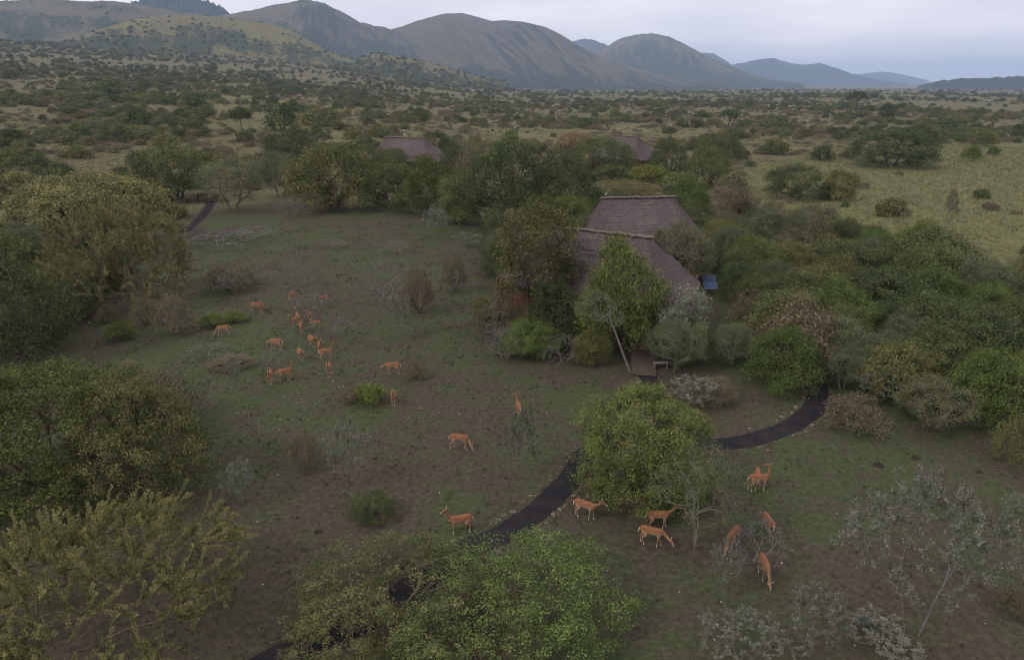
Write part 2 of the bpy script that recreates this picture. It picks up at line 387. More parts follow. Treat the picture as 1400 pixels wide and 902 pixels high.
def ground_colour(nt, vec, N, L, bright=1.0):
    """soil, short green grass, dry straw and far plain colours, mottled by noise in metres"""
    k = bright
    n_big = noise_n(N, L, vec, .07, 4); n_mid = noise_n(N, L, vec, .45, 5, .6); n_fin = noise_n(N, L, vec, 3.2, 8, .78)
    soil = ramp(N, L, n_fin, [(.28, (.034 * k, .028 * k, .019 * k)), (.5, (.064 * k, .054 * k, .039 * k)), (.72, (.108 * k, .091 * k, .068 * k))])
    grass = ramp(N, L, n_fin, [(.28, (.025 * k, .036 * k, .015 * k)), (.5, (.052 * k, .070 * k, .029 * k)), (.72, (.098 * k, .115 * k, .05 * k))])
    ad = N.new('ShaderNodeMath'); ad.operation = 'ADD'; L.new(n_big, ad.inputs[0]); L.new(n_mid, ad.inputs[1])
    f = ramp(N, L, ad.outputs[0], [(.44, 0.0), (.57, .95)])
    # ramp input is clamped at 1, so halve the sum first
    a = attr(N, 'zone'); sp = N.new('ShaderNodeSeparateColor'); L.new(a.outputs['Color'], sp.inputs[0])
    br = N.new('ShaderNodeMath'); br.operation = 'MULTIPLY'; L.new(sp.outputs[2], br.inputs[0]); br.inputs[1].default_value = .10
    sb = N.new('ShaderNodeMath'); sb.operation = 'SUBTRACT'; L.new(ad.outputs[0], sb.inputs[0]); L.new(br.outputs[0], sb.inputs[1])
    hf = N.new('ShaderNodeMath'); hf.operation = 'MULTIPLY'; L.new(sb.outputs[0], hf.inputs[0]); hf.inputs[1].default_value = .5
    for l in list(f.node.inputs[0].links): L.remove(l)
    L.new(hf.outputs[0], f.node.inputs[0])
    lawn = mixc(N, L, f, soil, grass)
    n_str = noise_n(N, L, vec, .9, 5, .65)
    straw = ramp(N, L, n_str, [(.28, (.07 * k, .080 * k, .033 * k)), (.5, (.125 * k, .125 * k, .056 * k)), (.75, (.20 * k, .175 * k, .085 * k))])
    plain = ramp(N, L, n_mid, [(.25, (.062 * k, .062 * k, .032 * k)), (.5, (.106 * k, .097 * k, .05 * k)), (.78, (.165 * k, .14 * k, .072 * k))])
    c = mixc(N, L, sp.outputs[0], lawn, plain)
    c = mixc(N, L, sp.outputs[1], c, straw)
    return c, n_fin, n_mid
def ground_mat():
    m, nt, N, L, b = new_mat('ground_cover', .95, .1)
    ge = N.new('ShaderNodeNewGeometry'); c, nf, nm = ground_colour(nt, ge.outputs['Position'], N, L)
    L.new(c, b.inputs['Base Color'])
    bump(N, L, b, nf, .6, .06)
    return m
def zone_of(x, y):
    x = np.asarray(x, float); y = np.asarray(y, float); r = np.hypot(x, y)
    j = fbm(x, y, .09, 3, 3.3) * 5 * np.clip(r / 120, .4, 2)
    plain = smooth(72, 120, r + j * 2) * np.where(in_poly(x, y, LAWN), .0, 1.0)
    plain = np.maximum(plain, smooth(110, 150, r))
    dry = in_poly(x + j, y + j * .7, FIELD).astype(float)
    for p in BAND: dry = np.maximum(dry, in_poly(x + j, y - j, p) * .65)
    dry = np.maximum(dry, smooth(.16, .42, fbm(x, y, .012, 3, 8.1)) * .4 * plain)
    bare = np.zeros_like(dry)
    for q in range(3):      # soft edged: three jittered tests
        jj = fbm(x, y, .35, 3, 20. + q) * 2.2
        for p in BARE: bare += in_poly(x + jj, y - jj, p) / 3.
    return np.stack([plain, dry, np.clip(bare, 0, 1), np.ones_like(dry)], -1)
GROUND_MAT = ground_mat()
def build_ground():
    az = np.concatenate([np.arange(-180, -52, 8.), np.arange(-52, 52, .7), np.arange(52, 180, 8.)]); az = np.radians(az)
    rr = np.concatenate([[4.], np.geomspace(9, 24000, 300)])
    A, Q = np.meshgrid(az, rr); X = np.sin(A) * Q; Y = np.cos(A) * Q; Z = ground_h(X, Y)
    V = np.stack([X, Y, Z], -1).reshape(-1, 3); na, nr = len(az), len(rr)
    i = np.arange(nr - 1)[:, None] * na; k = np.arange(na)[None]; k2 = (k + 1) % na
    F = np.stack([i + k, i + k2, i + na + k2, i + na + k], -1).reshape(-1, 4)
    V = np.concatenate([V, [[0, 0, float(ground_h(0, 0))]]]); c = len(V) - 1
    F3 = np.stack([np.full(na, c), k2[0], k[0]], -1)
    zn = zone_of(V[:, 0], V[:, 1])
    me = mesh_from('ground', V, [(F[:, ::-1], 0), (F3, 0)], [GROUND_MAT], [('zone', 'POINT', 'FLOAT_COLOR', zn)], True)
    tag(link('ground', me), 'grazed savanna ground of bare brown soil and short grass', kind='structure')
build_ground()

# ---- hills
def hill_mat(name, grass, veg, soil, scale=.02):
    m, nt, N, L, b = new_mat(name, .95, .05)
    ge = N.new('ShaderNodeNewGeometry'); pos = ge.outputs['Position']
    n1 = noise_n(N, L, pos, scale * .25, 5); n2 = noise_n(N, L, pos, scale * 2.0, 6, .7)
    g = mixc(N, L, ramp(N, L, n1, [(.35, 0), (.65, 1)]), grass, soil)
    vg = attr(N, 'veg').outputs['Fac']
    ad = N.new('ShaderNodeMath'); ad.operation = 'ADD'; L.new(vg, ad.inputs[0])
    sb = N.new('ShaderNodeMath'); sb.operation = 'SUBTRACT'; L.new(n2, sb.inputs[0]); sb.inputs[1].default_value = .5
    m2 = N.new('ShaderNodeMath'); m2.operation = 'MULTIPLY'; L.new(sb.outputs[0], m2.inputs[0]); m2.inputs[1].default_value = 1.5
    L.new(m2.outputs[0], ad.inputs[1])
    f = ramp(N, L, ad.outputs[0], [(.38, 0), (.62, 1)])
    L.new(mixc(N, L, f, g, veg), b.inputs['Base Color'])
    bump(N, L, b, n2, .7, 6)
    return m
HM = dict(
    near=hill_mat('spur_grass', (.155, .148, .06), (.05, .06, .034), (.135, .115, .062), .05),
    mid=hill_mat('hill_grass', (.118, .106, .066), (.040, .051, .037), (.098, .082, .058), .03),
    wood=hill_mat('wooded_hill', (.04, .05, .035), (.024, .034, .028), (.03, .04, .03), .02))
HILLS = []
def hill(sil, D, Wf, Wb, base, mat, label, seed, veg=.3, veg_foot=.6, gully=0., gfreq=40, skew=0., crest_noise=0., rough=1., ns=220, nw=56, foot=(.18, .58)):
    px = np.array([s[0] for s in sil], float); py = np.array([s[1] for s in sil], float)
    s = np.linspace(0, 1, ns); X = px[0] + (px[-1] - px[0]) * s
    # smooth silhouette through the control points
    Yp = np.interp(X, px, py); ker = np.ones(5) / 5; Yp = np.convolve(np.pad(Yp, 2, 'edge'), ker, 'valid')
    nz = np.array([mnoise.fractal((q * 9, seed, 0), .7, 2, 4) for q in s]); nz2 = np.array([mnoise.fractal((q * 40, seed, 5), .7, 2, 3) for q in s])
    nzs = np.array([mnoise.noise((q * 3.2, seed, 2)) for q in s]); D_s = D * (1 + .05 * nzs); W_s = Wf * (1 + .3 * np.array([mnoise.noise((q * 4.5, seed, 8)) for q in s]))
    crest = np.array([at_dist(a, b, d) for a, b, d in zip(X, Yp, D_s)]); dirs = crest[:, :2] / np.linalg.norm(crest[:, :2], axis=1, keepdims=True)
    zc = np.maximum(crest[:, 2] + crest_noise * nz2, base + 1)
    rows, vg = [], []
    ts = np.concatenate([np.linspace(1, 0, nw), -np.linspace(.08, 1, 14)])
    for t in ts:
        if t >= 0: d = D_s - W_s * t; f = .5 * (1 + math.cos(math.pi * t ** .88))
        else: d = D_s - Wb * t; f = .5 * (1 + math.cos(math.pi * -t))
        gz = ground_h(dirs[:, 0] * d, dirs[:, 1] * d) - 6; z = gz + np.maximum(zc - gz, 0) * f; w = max(0, math.sin(math.pi * min(1, max(0, t)) ** .8))
        gu = np.array([mnoise.noise((q * gfreq - skew * t + .25 * math.sin(t * 5 + q * 9), t * 1.6, seed)) for q in s])
        g2 = np.array([mnoise.noise((q * gfreq * 2.3 - skew * 2 * t, t * 2.6, seed + 3)) for q in s])
        gu = 1 - np.abs(gu * .7 + g2 * .45) * 2.4      # crisp ravines between rounded ribs
        rg = np.array([mnoise.fractal((q * 60, t * 9, seed + 4), .8, 2, 5) for q in s])
        big = np.array([mnoise.fractal((q * 9 - 1.5 * t, t * 5, seed + 9), .7, 2, 4) for q in s])
        z = z - gully * w * np.clip(gu, 0, 1) * np.clip((zc - base) / 120, 0, 1) + rough * (big * .022 + rg * .010) * w * (zc - base)
        if gully: gu = gu * (.35 + .65 * smooth(.30, .5, s))
        low = smooth(110, 30, z - gz) * (.55 if veg_foot >= .9 else 0)
        rows.append(np.column_stack([dirs * d[:, None], z]))
        vg.append(np.clip(veg + (veg_foot - veg) * smooth(foot[0], foot[1], np.full(ns, t) - .25 * (s - .5) * (1 if gully else 0)) + (1.5 * np.clip(gu, 0, 1) ** 2 - .3) * (1 if gully else 0) * min(1, w * 1.5) + low + .5 * big + .35 * rg, -1, 1.5))
    V = np.concatenate(rows); m = len(ts)
    i = np.arange(m - 1)[:, None] * ns; k = np.arange(ns - 1)[None]
    F = np.stack([i + k, i + k + 1, i + ns + k + 1, i + ns + k], -1).reshape(-1, 4)
    me = mesh_from('hill', V, [(F, 0)], [HM[mat]], [('veg', 'POINT', 'FLOAT', np.concatenate(vg))], True)
    o = tag(link('hill', me), label, kind='structure'); HILLS.append((o, V, np.concatenate(vg))); return o
hill([(-260, 20), (-120, 6), (0, 4), (50, -1), (100, 3), (150, 3), (195, 9), (250, 18), (330, 26), (420, 60), (470, 95)], 3300, 1300, 900, 60, 'mid', 'brown grassy ridge at the far left', 1.3, .28, .6, 0, 40, 3, 3)
hill([(120, 60), (160, 20), (185, 2), (215, -6), (250, -5), (290, 4), (308, 14), (330, 30), (380, 70)], 4200, 900, 900, 60, 'wood', 'dark wooded hilltop behind the left ridge', 2.1, 1.1, 1.2, 0, 20, 0, 14)
hill([(200, 70), (270, 30), (312, 21), (352, 14), (385, 7), (415, 2), (440, 4), (465, 16), (490, 30), (520, 37), (560, 48), (640, 80), (700, 108)], 3900, 1500, 900, 30, 'mid', 'broad brown hill with trees along its peak', 3.7, .36, .85, 0, 46, 4, 5)
hill([(400, 112), (470, 70), (520, 46), (545, 38), (575, 28), (602, 20), (632, 18), (655, 24), (672, 29), (690, 28), (715, 30), (745, 37), (768, 48), (790, 62), (820, 76), (860, 92), (920, 106), (990, 114)], 4300, 1700, 900, 4, 'mid', 'large eroded hill with ribbed gullies down its flank', 5.2, .12, 1.0, 36, 60, 19, 0, .6, 520, 84, (.52, .95))
hill([(740, 112), (770, 66), (785, 56), (800, 53), (815, 56), (835, 64), (870, 90), (900, 112)], 8200, 900, 900, 0, 'wood', 'small blue hill in the gap between brown hills', 6.4, .9, 1.1, 0, 20, 0, 10)
hill([(740, 114), (790, 90), (818, 70), (848, 53), (870, 48), (893, 46), (916, 51), (938, 62), (962, 75), (1000, 92), (1050, 108), (1100, 115)], 5600, 1900, 1000, 0, 'mid', 'rounded brown hill right of the eroded hill', 7.9, .32, 1.0, 0, 36, 4, 4)
hill([(900, 112), (940, 78), (957, 72), (975, 73), (990, 82), (1015, 98), (1050, 113)], 9000, 900, 900, 0, 'wood', 'small blue hill shoulder behind the rounded hill', 8.8, .8, 1.1, 0, 20, 0, 10)
hill([(930, 114), (985, 95), (1010, 87), (1040, 81), (1060, 80), (1082, 87), (1100, 89), (1120, 86), (1145, 94), (1165, 101), (1195, 108), (1240, 115)], 9600, 1500, 1200, 0, 'wood', 'long blue hill with two humps on the horizon', 9.5, .7, 1.0, 0, 24, 1.5, 8)
hill([(1120, 114), (1165, 103), (1205, 98), (1230, 101), (1260, 108), (1290, 116)], 13500, 1500, 1200, 0, 'wood', 'faint blue hill farthest away on the horizon', 10.4, .6, 1.0, 0, 20, 0, 6)
hill([(1255, 117), (1280, 112), (1312, 107), (1350, 107), (1385, 105), (1420, 102), (1500, 100), (1600, 112)], 4200, 500, 600, 0, 'wood', 'low wooded ridge at the right edge of the plain', 11.7, .5, .9, 0, 30, 1, 6)
hill([(60, 75), (130, 44), (165, 32), (200, 25), (235, 21), (270, 22), (330, 27), (372, 34), (400, 43), (425, 58), (450, 71), (490, 84), (540, 95), (600, 106)], 2150, 620, 500, 70, 'near', 'yellow green grassy spur in front of the left hills', 12.5, .05, .7, 0, 22, 2, 0)
hill([(455, 100), (485, 84), (512, 73), (540, 77), (570, 82), (610, 92), (650, 104), (690, 114)], 1850, 420, 400, 30, 'near', 'low bushy spur at the foot of the big hills', 13.6, .35, .8, 0, 14, 1, 0)

# ---- gravel path with stone edging
def gravel_mat():
    m, nt, N, L, b = new_mat('dark_gravel', .95, .15)
    tc = N.new('ShaderNodeTexCoord'); n1 = noise_n(N, L, tc.outputs['Object'], 22, 5, .75); n2 = noise_n(N, L, tc.outputs['Object'], .8, 4)
    c = ramp(N, L, n1, [(.3, (.008, .0075, .010)), (.55, (.022, .020, .025)), (.8, (.07, .06, .062))])
    c = mixc(N, L, ramp(N, L, n2, [(.45, 0), (.8, .55)]), c, (.055, .042, .038))
    L.new(c, b.inputs['Base Color']); bump(N, L, b, n1, .9, .05); return m
GRAVEL = gravel_mat()
STONE = leaf_mat('edging_stone', [(.07, .038, .030), (.12, .075, .06), (.19, .15, .13)], 0.0)
def catmull(pts, step=.35):
    pts = [np.array(p, float) for p in pts]; pts = [2 * pts[0] - pts[1]] + pts + [2 * pts[-1] - pts[-2]]; out = []
    for i in range(1, len(pts) - 2):
        a, b, c, d = pts[i - 1:i + 3]; n = max(2, int(np.linalg.norm(c - b) / step))
        for k in range(n):
            t = k / n; out.append(.5 * (2 * b + (c - a) * t + (2 * a - 5 * b + 4 * c - d) * t * t + (3 * b - a - 3 * c + d) * t ** 3))
    out.append(pts[-2]); return np.array(out)
ICO_V = None
def ico():
    global ICO_V
    if ICO_V is None:
        p = (1 + 5 ** .5) / 2
        v = np.array([(-1, p, 0), (1, p, 0), (-1, -p, 0), (1, -p, 0), (0, -1, p), (0, 1, p), (0, -1, -p), (0, 1, -p), (p, 0, -1), (p, 0, 1), (-p, 0, -1), (-p, 0, 1)]); v = unit(v)
        f = np.array([(0, 11, 5), (0, 5, 1), (0, 1, 7), (0, 7, 10), (0, 10, 11), (1, 5, 9), (5, 11, 4), (11, 10, 2), (10, 7, 6), (7, 1, 8), (3, 9, 4), (3, 4, 2), (3, 2, 6), (3, 6, 8), (3, 8, 9), (4, 9, 5), (2, 4, 11), (6, 2, 10), (8, 6, 7), (9, 8, 1)])
        ICO_V = (v, f)
    return ICO_V
def stones_mesh(name, pts, sizes, seed, mats):
    g = np.random.default_rng(seed); v0, f0 = ico(); V, F, A = [], [], []
    for i, (p, s) in enumerate(zip(pts, sizes)):
        a = g.uniform(0, 6.28); q = v0 * (g.uniform(.7, 1.25, (12, 1))) * s * np.array([g.uniform(.8, 1.4), g.uniform(.7, 1.1), g.uniform(.45, .75)])
        c, s_ = math.cos(a), math.sin(a); q = q @ np.array([[c, s_, 0], [-s_, c, 0], [0, 0, 1]])
        V.append(q + np.array(p)); F.append(f0 + 12 * i); A.append(np.full(20, g.uniform(0, 1)))
    return mesh_from(name, np.concatenate(V), [(np.concatenate(F), 0)], mats, [('v', 'FACE', 'FLOAT', np.concatenate(A))])
def path(px_pts, width, label, seed, edge=True, end_taper=False):
    C = catmull([P(a, b)[:2] for a, b in px_pts]); g = np.random.default_rng(seed)
    T = unit(np.gradient(C, axis=0)); Nn = np.column_stack([-T[:, 1], T[:, 0]]); n = len(C); cols = 7
    nzl = np.array([mnoise.fractal((i * .18, seed, 0), .7, 2, 3) for i in range(n)]); nzr = np.array([mnoise.fractal((i * .18, seed, 7), .7, 2, 3) for i in range(n)])
    hw = width / 2 * (1 + .04 * nzl); V = []
    for j in range(cols):
        u = j / (cols - 1) * 2 - 1
        q = C + Nn * (u * (width / 2 + (nzl if u < 0 else nzr) * .13 * abs(u)))[:, None]
        z = ground_h(q[:, 0], q[:, 1]) + .03 * (1 - u ** 6) + (.006 if abs(u) < .99 else -.03) + .012 * np.array([mnoise.noise((a * 2, b * 2, 0)) for a, b in q])
        V.append(np.column_stack([q, z]))
    V = np.stack(V, 1).reshape(-1, 3); i = np.arange(n - 1)[:, None] * cols; k = np.arange(cols - 1)[None]
    F = np.stack([i + k, i + cols + k, i + cols + k + 1, i + k + 1], -1).reshape(-1, 4)[:, ::-1]
    o = tag(link('gravel_path', mesh_from('gravel_path', V, [(F, 0)], [GRAVEL], smooth_shade=True)), label, kind='structure')
    if edge:
        pts, sz = [], []
        for sgn in (-1, 1):
            for i in range(0, n):
                for _ in range(2):
                    if g.uniform() < .22: continue
                    q = C[i] + T[i] * g.uniform(-.17, .17) + Nn[i] * sgn * (width / 2 + g.normal(.08, .09)); s = g.choice([.05, .075, .10, .14], p=[.3, .35, .25, .1])
                    pts.append((q[0], q[1], float(ground_h(*q)) + s * .2)); sz.append(s)
        tag(link('edging_stones', stones_mesh('edging_stones', pts, sz, seed, [STONE]), o), kind='stuff')
    return o, C
PATH_MAIN = [(330, 925), (395, 893), (450, 868), (520, 835), (575, 795), (625, 757), (690, 728), (742, 692), (783, 650), (805, 618), (850, 601), (920, 603), (985, 607), (1045, 596), (1095, 574), (1117, 548), (1112, 520), (1090, 496)]
path(PATH_MAIN, 1.65, 'dark gravel path curving past the antelopes, edged with reddish stones', 4)
path([(886, 513), (893, 535), (902, 560), (912, 596)], 1.5, 'short dark gravel walk down from the nearest hut entrance', 5)
path([(252, 318), (266, 306), (278, 294), (287, 280), (291, 268)], 1.7, 'short dark stretch of gravel path at the upper left clearing edge', 6)

# ---- air
def build_haze():
    mb = MB(); z0, z1 = -2.0, 620.0; mb.box((0, 6000, (z0 + z1) / 2), (40000, 34000, z1 - z0))
    m = bpy.data.materials.new('haze_air'); m.use_nodes = True; N = m.node_tree.nodes; L = m.node_tree.links; N.clear()
    out = N.new('ShaderNodeOutputMaterial'); v = N.new('ShaderNodeVolumePrincipled'); L.new(v.outputs[0], out.inputs['Volume'])
    v.inputs['Color'].default_value = (.54, .71, 1.0, 1); v.inputs['Density'].default_value = HAZE_DENSITY; v.inputs['Anisotropy'].default_value = 0.0
    tag(link('haze', mb.mesh('haze', [m])), 'thin bluish evening haze in the air over the plain', kind='stuff')
HAZE_DENSITY = 0.95e-4
build_haze()
# ================================================================== HUTS
def thatch_mat():
    m, nt, N, L, b = new_mat('grey_brown_thatch', .95, .1)
    tc = N.new('ShaderNodeTexCoord'); mp = N.new('ShaderNodeMapping'); mp.inputs['Scale'].default_value = (14, 14, 1.6); L.new(tc.outputs['Object'], mp.inputs[0])
    n1 = noise_n(N, L, mp.outputs[0], 1.2, 6, .7); n2 = noise_n(N, L, tc.outputs['Object'], .7, 5); n3 = noise_n(N, L, tc.outputs['Object'], 9, 4, .7)
    c = ramp(N, L, n1, [(.28, (.060, .044, .046)), (.55, (.116, .088, .092)), (.8, (.19, .152, .15))])
    c = mixc(N, L, ramp(N, L, n2, [(.4, 0), (.75, .6)]), c, (.074, .062, .063))
    v = attr(N, 'v').outputs['Fac']; c2 = mixc(N, L, ramp(N, L, v, [(0, .0), (1, .45)]), c, (.17, .14, .13))
    L.new(c2, b.inputs['Base Color']); bump(N, L, b, n3, .9, .05); return m
THATCH = thatch_mat()
RIDGE = simple_mat('pale_ridge_thatch', (.09, .068, .06), (.19, .145, .12), 7, .95, .8, .06)
DAUB = simple_mat('red_brown_wall', (.07, .035, .024), (.11, .06, .04), 3, .9, .3)
POLE = simple_mat('timber_pole', (.10, .07, .05), (.18, .13, .09), 8, .85, .3)
DARKIN = simple_mat('doorway_shade', (.02, .016, .014), (.035, .028, .024), 3, .9, .1)  # near-black panel colour: the shade inside the hut is painted in
GLASS_GREY = simple_mat('window_mesh', (.03, .03, .032), (.05, .05, .052), 5, .5, .1)
def hut(label, rl, rr, zr, dr, half, ze, hipl, hipr, seed, skew=0., front_walls=True):
    """rl/rr: picture positions of the two ridge ends; dr: their distance; half: ridge to eave run; ze: eave height"""
    A = at_dist(*rl, dr[0]); B = at_dist(*rr, dr[1]); A[2] = B[2] = zr; ctr = (A + B) / 2; ax = B - A; Lr = np.linalg.norm(ax[:2]); ang = math.atan2(ax[1], ax[0])
    e = link('thatched_hut', None, loc=(ctr[0], ctr[1], float(ground_h(ctr[0], ctr[1])))); e.rotation_euler.z = ang
    tag(e, label, 'hut', 'thatched huts among the trees'); g = np.random.default_rng(seed)
    h = Lr / 2; zr0 = zr - e.location.z; ze0 = ze
    # eave outline (rounded rectangle) and ridge line, sampled around
    n = 128; ex, ey, src = [], [], []
    X0, X1 = -h - hipl, h + hipr
    for i in range(n):
        t = 2 * math.pi * i / n; c, s = math.cos(t), math.sin(t); k = 2 / 3.6
        x = math.copysign(abs(c) ** k, c); y = math.copysign(abs(s) ** k, s)
        ex.append((X0 + X1) / 2 + x * (X1 - X0) / 2); ey.append(y * half)
    ex, ey = np.array(ex), np.array(ey); rx = np.clip(ex * (h / max(X1, -X0)) * 1.45, -h, h)
    courses = 17; V, F, A4 = [], [], []; nrow = 0
    for c in range(courses):
        t0, t1 = c / courses, min(1.0, (c + 1.0) / courses + .012)
        for t, lift in ((t0, .0), (t1, .035)):
            bx = rx + (ex - rx) * t; by = ey * t; z = zr0 + (ze0 - zr0) * (t ** .93) 
            sag = np.array([mnoise.fractal((a * .35, b * .35, seed), .7, 2, 3) for a, b in zip(bx, by)]) * .16
            jit = g.normal(0, .035, n) * (1 if lift else .3)
            V.append(np.column_stack([bx * (1 + .004 * lift), by, z + lift + sag + jit]))
        for t, lift in ((t1, .0),):
            bx = rx + (ex - rx) * t; by = ey * t; z = zr0 + (ze0 - zr0) * (t ** .93)
            sag = np.array([mnoise.fractal((a * .35, b * .35, seed), .7, 2, 3) for a, b in zip(bx, by)]) * .16
            V.append(np.column_stack([bx, by, z + sag - (.16 if c == courses - 1 else .01)]))
        for r in (0, 1):
            i = np.arange(n); F.append(np.column_stack([nrow + r * n + i, nrow + r * n + (i + 1) % n, nrow + (r + 1) * n + (i + 1) % n, nrow + (r + 1) * n + i])[:, ::-1]); A4.append(g.uniform(0, 1, n) * .6 + (.4 if r else 0) * g.uniform(0, 1, n))
        nrow += 3 * n
    # soffit back to the wall
    V.append(np.column_stack([(ex - (X0 + X1) / 2) * .8 + (X0 + X1) / 2, ey * .8, np.full(n, ze0 + .30)])); i = np.arange(n)
    F.append(np.column_stack([nrow - n + i, nrow - n + (i + 1) % n, nrow + (i + 1) % n, nrow + i])); A4.append(np.zeros(n))
    # loose straw ends over the eave and on the slopes
    m = 9000; ti = g.uniform(.03, 1, m); ii = g.integers(0, n, m); bx = rx[ii] + (ex[ii] - rx[ii]) * ti; by = ey[ii] * ti
    bz = zr0 + (ze0 - zr0) * ti ** .93 + .07 + g.uniform(0, .07, m); dn = np.column_stack([(ex - rx)[ii], ey[ii], np.full(m, ze0 - zr0)]); dn = unit(dn)
    p = np.column_stack([bx, by, bz]); sd_ = unit(np.cross(dn, [0, 0, 1.0]) + g.normal(0, .15, (m, 3))); w = .018
    base = sum(len(v) for v in V); V.append(np.stack([p - sd_ * w, p + sd_ * w, p + dn * g.uniform(.2, .45, (m, 1)) + np.array([0, 0, .03])], 1).reshape(-1, 3))
    T3 = base + np.arange(3 * m).reshape(-1, 3)
    roof = link('roof', mesh_from('roof', np.concatenate(V), [(np.concatenate(F), 0), (T3, 0)], [THATCH], [('v', 'FACE', 'FLOAT', np.concatenate(A4 + [g.uniform(0, 1, m)]))], False), e)
    mb = MB(); pts = [(-h - .25 + (2 * h + .5) * k / 26, g.normal(0, .03), zr0 + .07 + g.normal(0, .035)) for k in range(27)]
    mb.tube(pts, [(.13 + g.normal(0, .025), .26 + g.normal(0, .03)) for _ in pts], 10); link('ridge_cap', mb.mesh('ridge_cap', [RIDGE]), roof)
    # walls, door and posts below the eave
    wx0, wx1, wy = X0 + .9, X1 - .9, half - 1.0; mb = MB(); th = .18
    mb.box(((wx0 + wx1) / 2, wy, ze0 / 2 + .1), (wx1 - wx0, th, ze0 + .3)); mb.box((wx0, 0, ze0 / 2 + .1), (th, 2 * wy - th - .01, ze0 + .3)); mb.box((wx1, 0, ze0 / 2 + .1), (th, 2 * wy - th - .01, ze0 + .3))
    dx = wx1 - 2.2
    mb.box(((wx0 + dx - .7) / 2, -wy, ze0 / 2 + .1), (dx - .7 - wx0, th, ze0 + .3)); mb.box(((dx + .7 + wx1) / 2, -wy, ze0 / 2 + .1), (wx1 - dx - .7, th, ze0 + .3)); mb.box((dx, -wy, (2.2 + ze0 + .25) / 2), (1.39, th, ze0 + .25 - 2.2))
    link('wall', mb.mesh('wall', [DAUB]), e)
    mb = MB(); mb.box((dx, -wy + .03, 1.09), (1.38, .06, 2.18)); link('doorway', mb.mesh('doorway', [DARKIN]), e)
    for wx in (wx0 + (dx - wx0) * .3, wx0 + (dx - wx0) * .65):
        mb = MB(); mb.box((wx, -wy - th / 2 - .02, 1.55), (1.2, .04, 1.0)); win = link('window', mb.mesh('window', [GLASS_GREY]), e)
        mb = MB()
        for q in (-1, 1): mb.box((wx + q * .64, -wy - th / 2 - .03, 1.55), (.08, .07, 1.16)); mb.box((wx, -wy - th / 2 - .03, 1.55 + q * .54), (1.2, .07, .08))
        link('window_frame', mb.mesh('window_frame', [POLE]), win)
    mb0 = MB(); mb0.tube([(0, 0, 0), (0, 0, ze0 * .5), (0, 0, ze0 + .2)], .085, 8); pm = mb0.mesh('post', [POLE])
    for k in range(6):
        x = X0 + .5 + (X1 - X0 - 1.0) * k / 5
        for y in (-half + .45, half - .45): link('post', pm, e, (x * .93, y, 0))
    return e
hut('nearest thatched hut with grey brown roof, its entrance facing the path', (758, 311), (891, 321), 7.9, (61.1, 57.8), 5.4, 3.7, 4.2, 4.0, 2)
hut('second thatched hut, its pale ridge showing right behind the nearest roof', (824, 270), (921, 266), 8.3, (75.7, 78.0), 5.6, 3.3, 3.6, 4.2, 3)
hut('far thatched hut at the left with a white bird on its ridge', (529, 187), (580, 189), 8.2, (171.5, 166.6), 6.2, 3.0, 4.5, 6.2, 5)
hut('small far thatched hut at the right with its red brown wall showing', (838, 185), (873, 187), 8.0, (180, 174.7), 5.8, 3.0, 4.5, 4.6, 6)

# ================================================================== PLANT PROTOTYPES
NP = {}
def np_(k, *a, **kw): NP[k] = Proto(k, *a, **kw)
for i, sd_ in enumerate((11, 12, 13)):
    np_(f'olive{i}', 6, 4.6, 'brown', 'olive', seed=sd_, nl=11 + i, ntips=380, lpt=40, leaf=.145, clump=.25, irregular=1.5, stems=3, fork=.3)
for i, sd_ in enumerate((21, 22)):
    np_(f'dark{i}', 6.5, 5, 'brown', 'dark', seed=sd_, nl=12, ntips=380, lpt=40, leaf=.145, clump=.25, irregular=1.5, stems=2, fork=.35)
for i, sd_ in enumerate((31, 32)):
    np_(f'green{i}', 6, 4.5, 'brown', 'green', seed=sd_, nl=11, ntips=380, lpt=40, leaf=.145, clump=.25, irregular=1.5, stems=3, fork=.3)
for i, sd_ in enumerate((41, 42, 43)):
    np_(f'grey{i}', 6, 4.6, 'pale', 'grey', seed=sd_, nl=12, ntips=380, lpt=36, leaf=.14, clump=.24, irregular=1.5, asp=.45, stems=2, fork=.4, cb=.7, up=1.1, r_base=.14)
np_('silver0', 4.5, 5.5, 'pale', 'silver', seed=51, nl=9, ntips=300, lpt=22, leaf=.18, clump=.24, asp=.42, stems=2, fork=.4, cb=.9, up=.5)
np_('yellow0', 8, 4.6, 'tan', 'yellow', seed=61, nl=16, ntips=560, lpt=36, leaf=.17, clump=.25, asp=.45, flat=.35, stems=2, fork=.4, cb=.8, up=1.2, r_base=.16)
np_('tree0', 6, 9.5, 'brown', 'olive', seed=71, nl=12, ntips=340, lpt=30, leaf=.19, clump=.3, stems=1, fork=.36, cb=2.4, r_base=.2, flat=.45)
np_('tree1', 6, 9, 'tan', 'grey', seed=72, nl=11, ntips=320, lpt=28, leaf=.18, clump=.3, stems=2, fork=.36, cb=2.2, r_base=.17, flat=.45)
np_('brown0', 4, 2.6, 'tan', 'brown', seed=81, nl=8, ntips=220, lpt=18, leaf=.13, clump=.2, stems=3, fork=.25, r_tip=.008)
np_('brown1', 4, 2.4, 'grey', 'brown', seed=82, nl=9, ntips=260, lpt=15, leaf=.13, clump=.2, stems=4, fork=.25, r_tip=.006)
for i, sd_ in enumerate((91, 92, 93)):
    np_(f'dry{i}', 3, 1.9, 'grey', 'brown', seed=sd_, nl=7, ntips=560, lpt=0, leaf=.07, clump=.12, stems=5, fork=.2, r_tip=.0065, r_base=.035, wob=.12, seg=.35, sides=3, bal=.15)
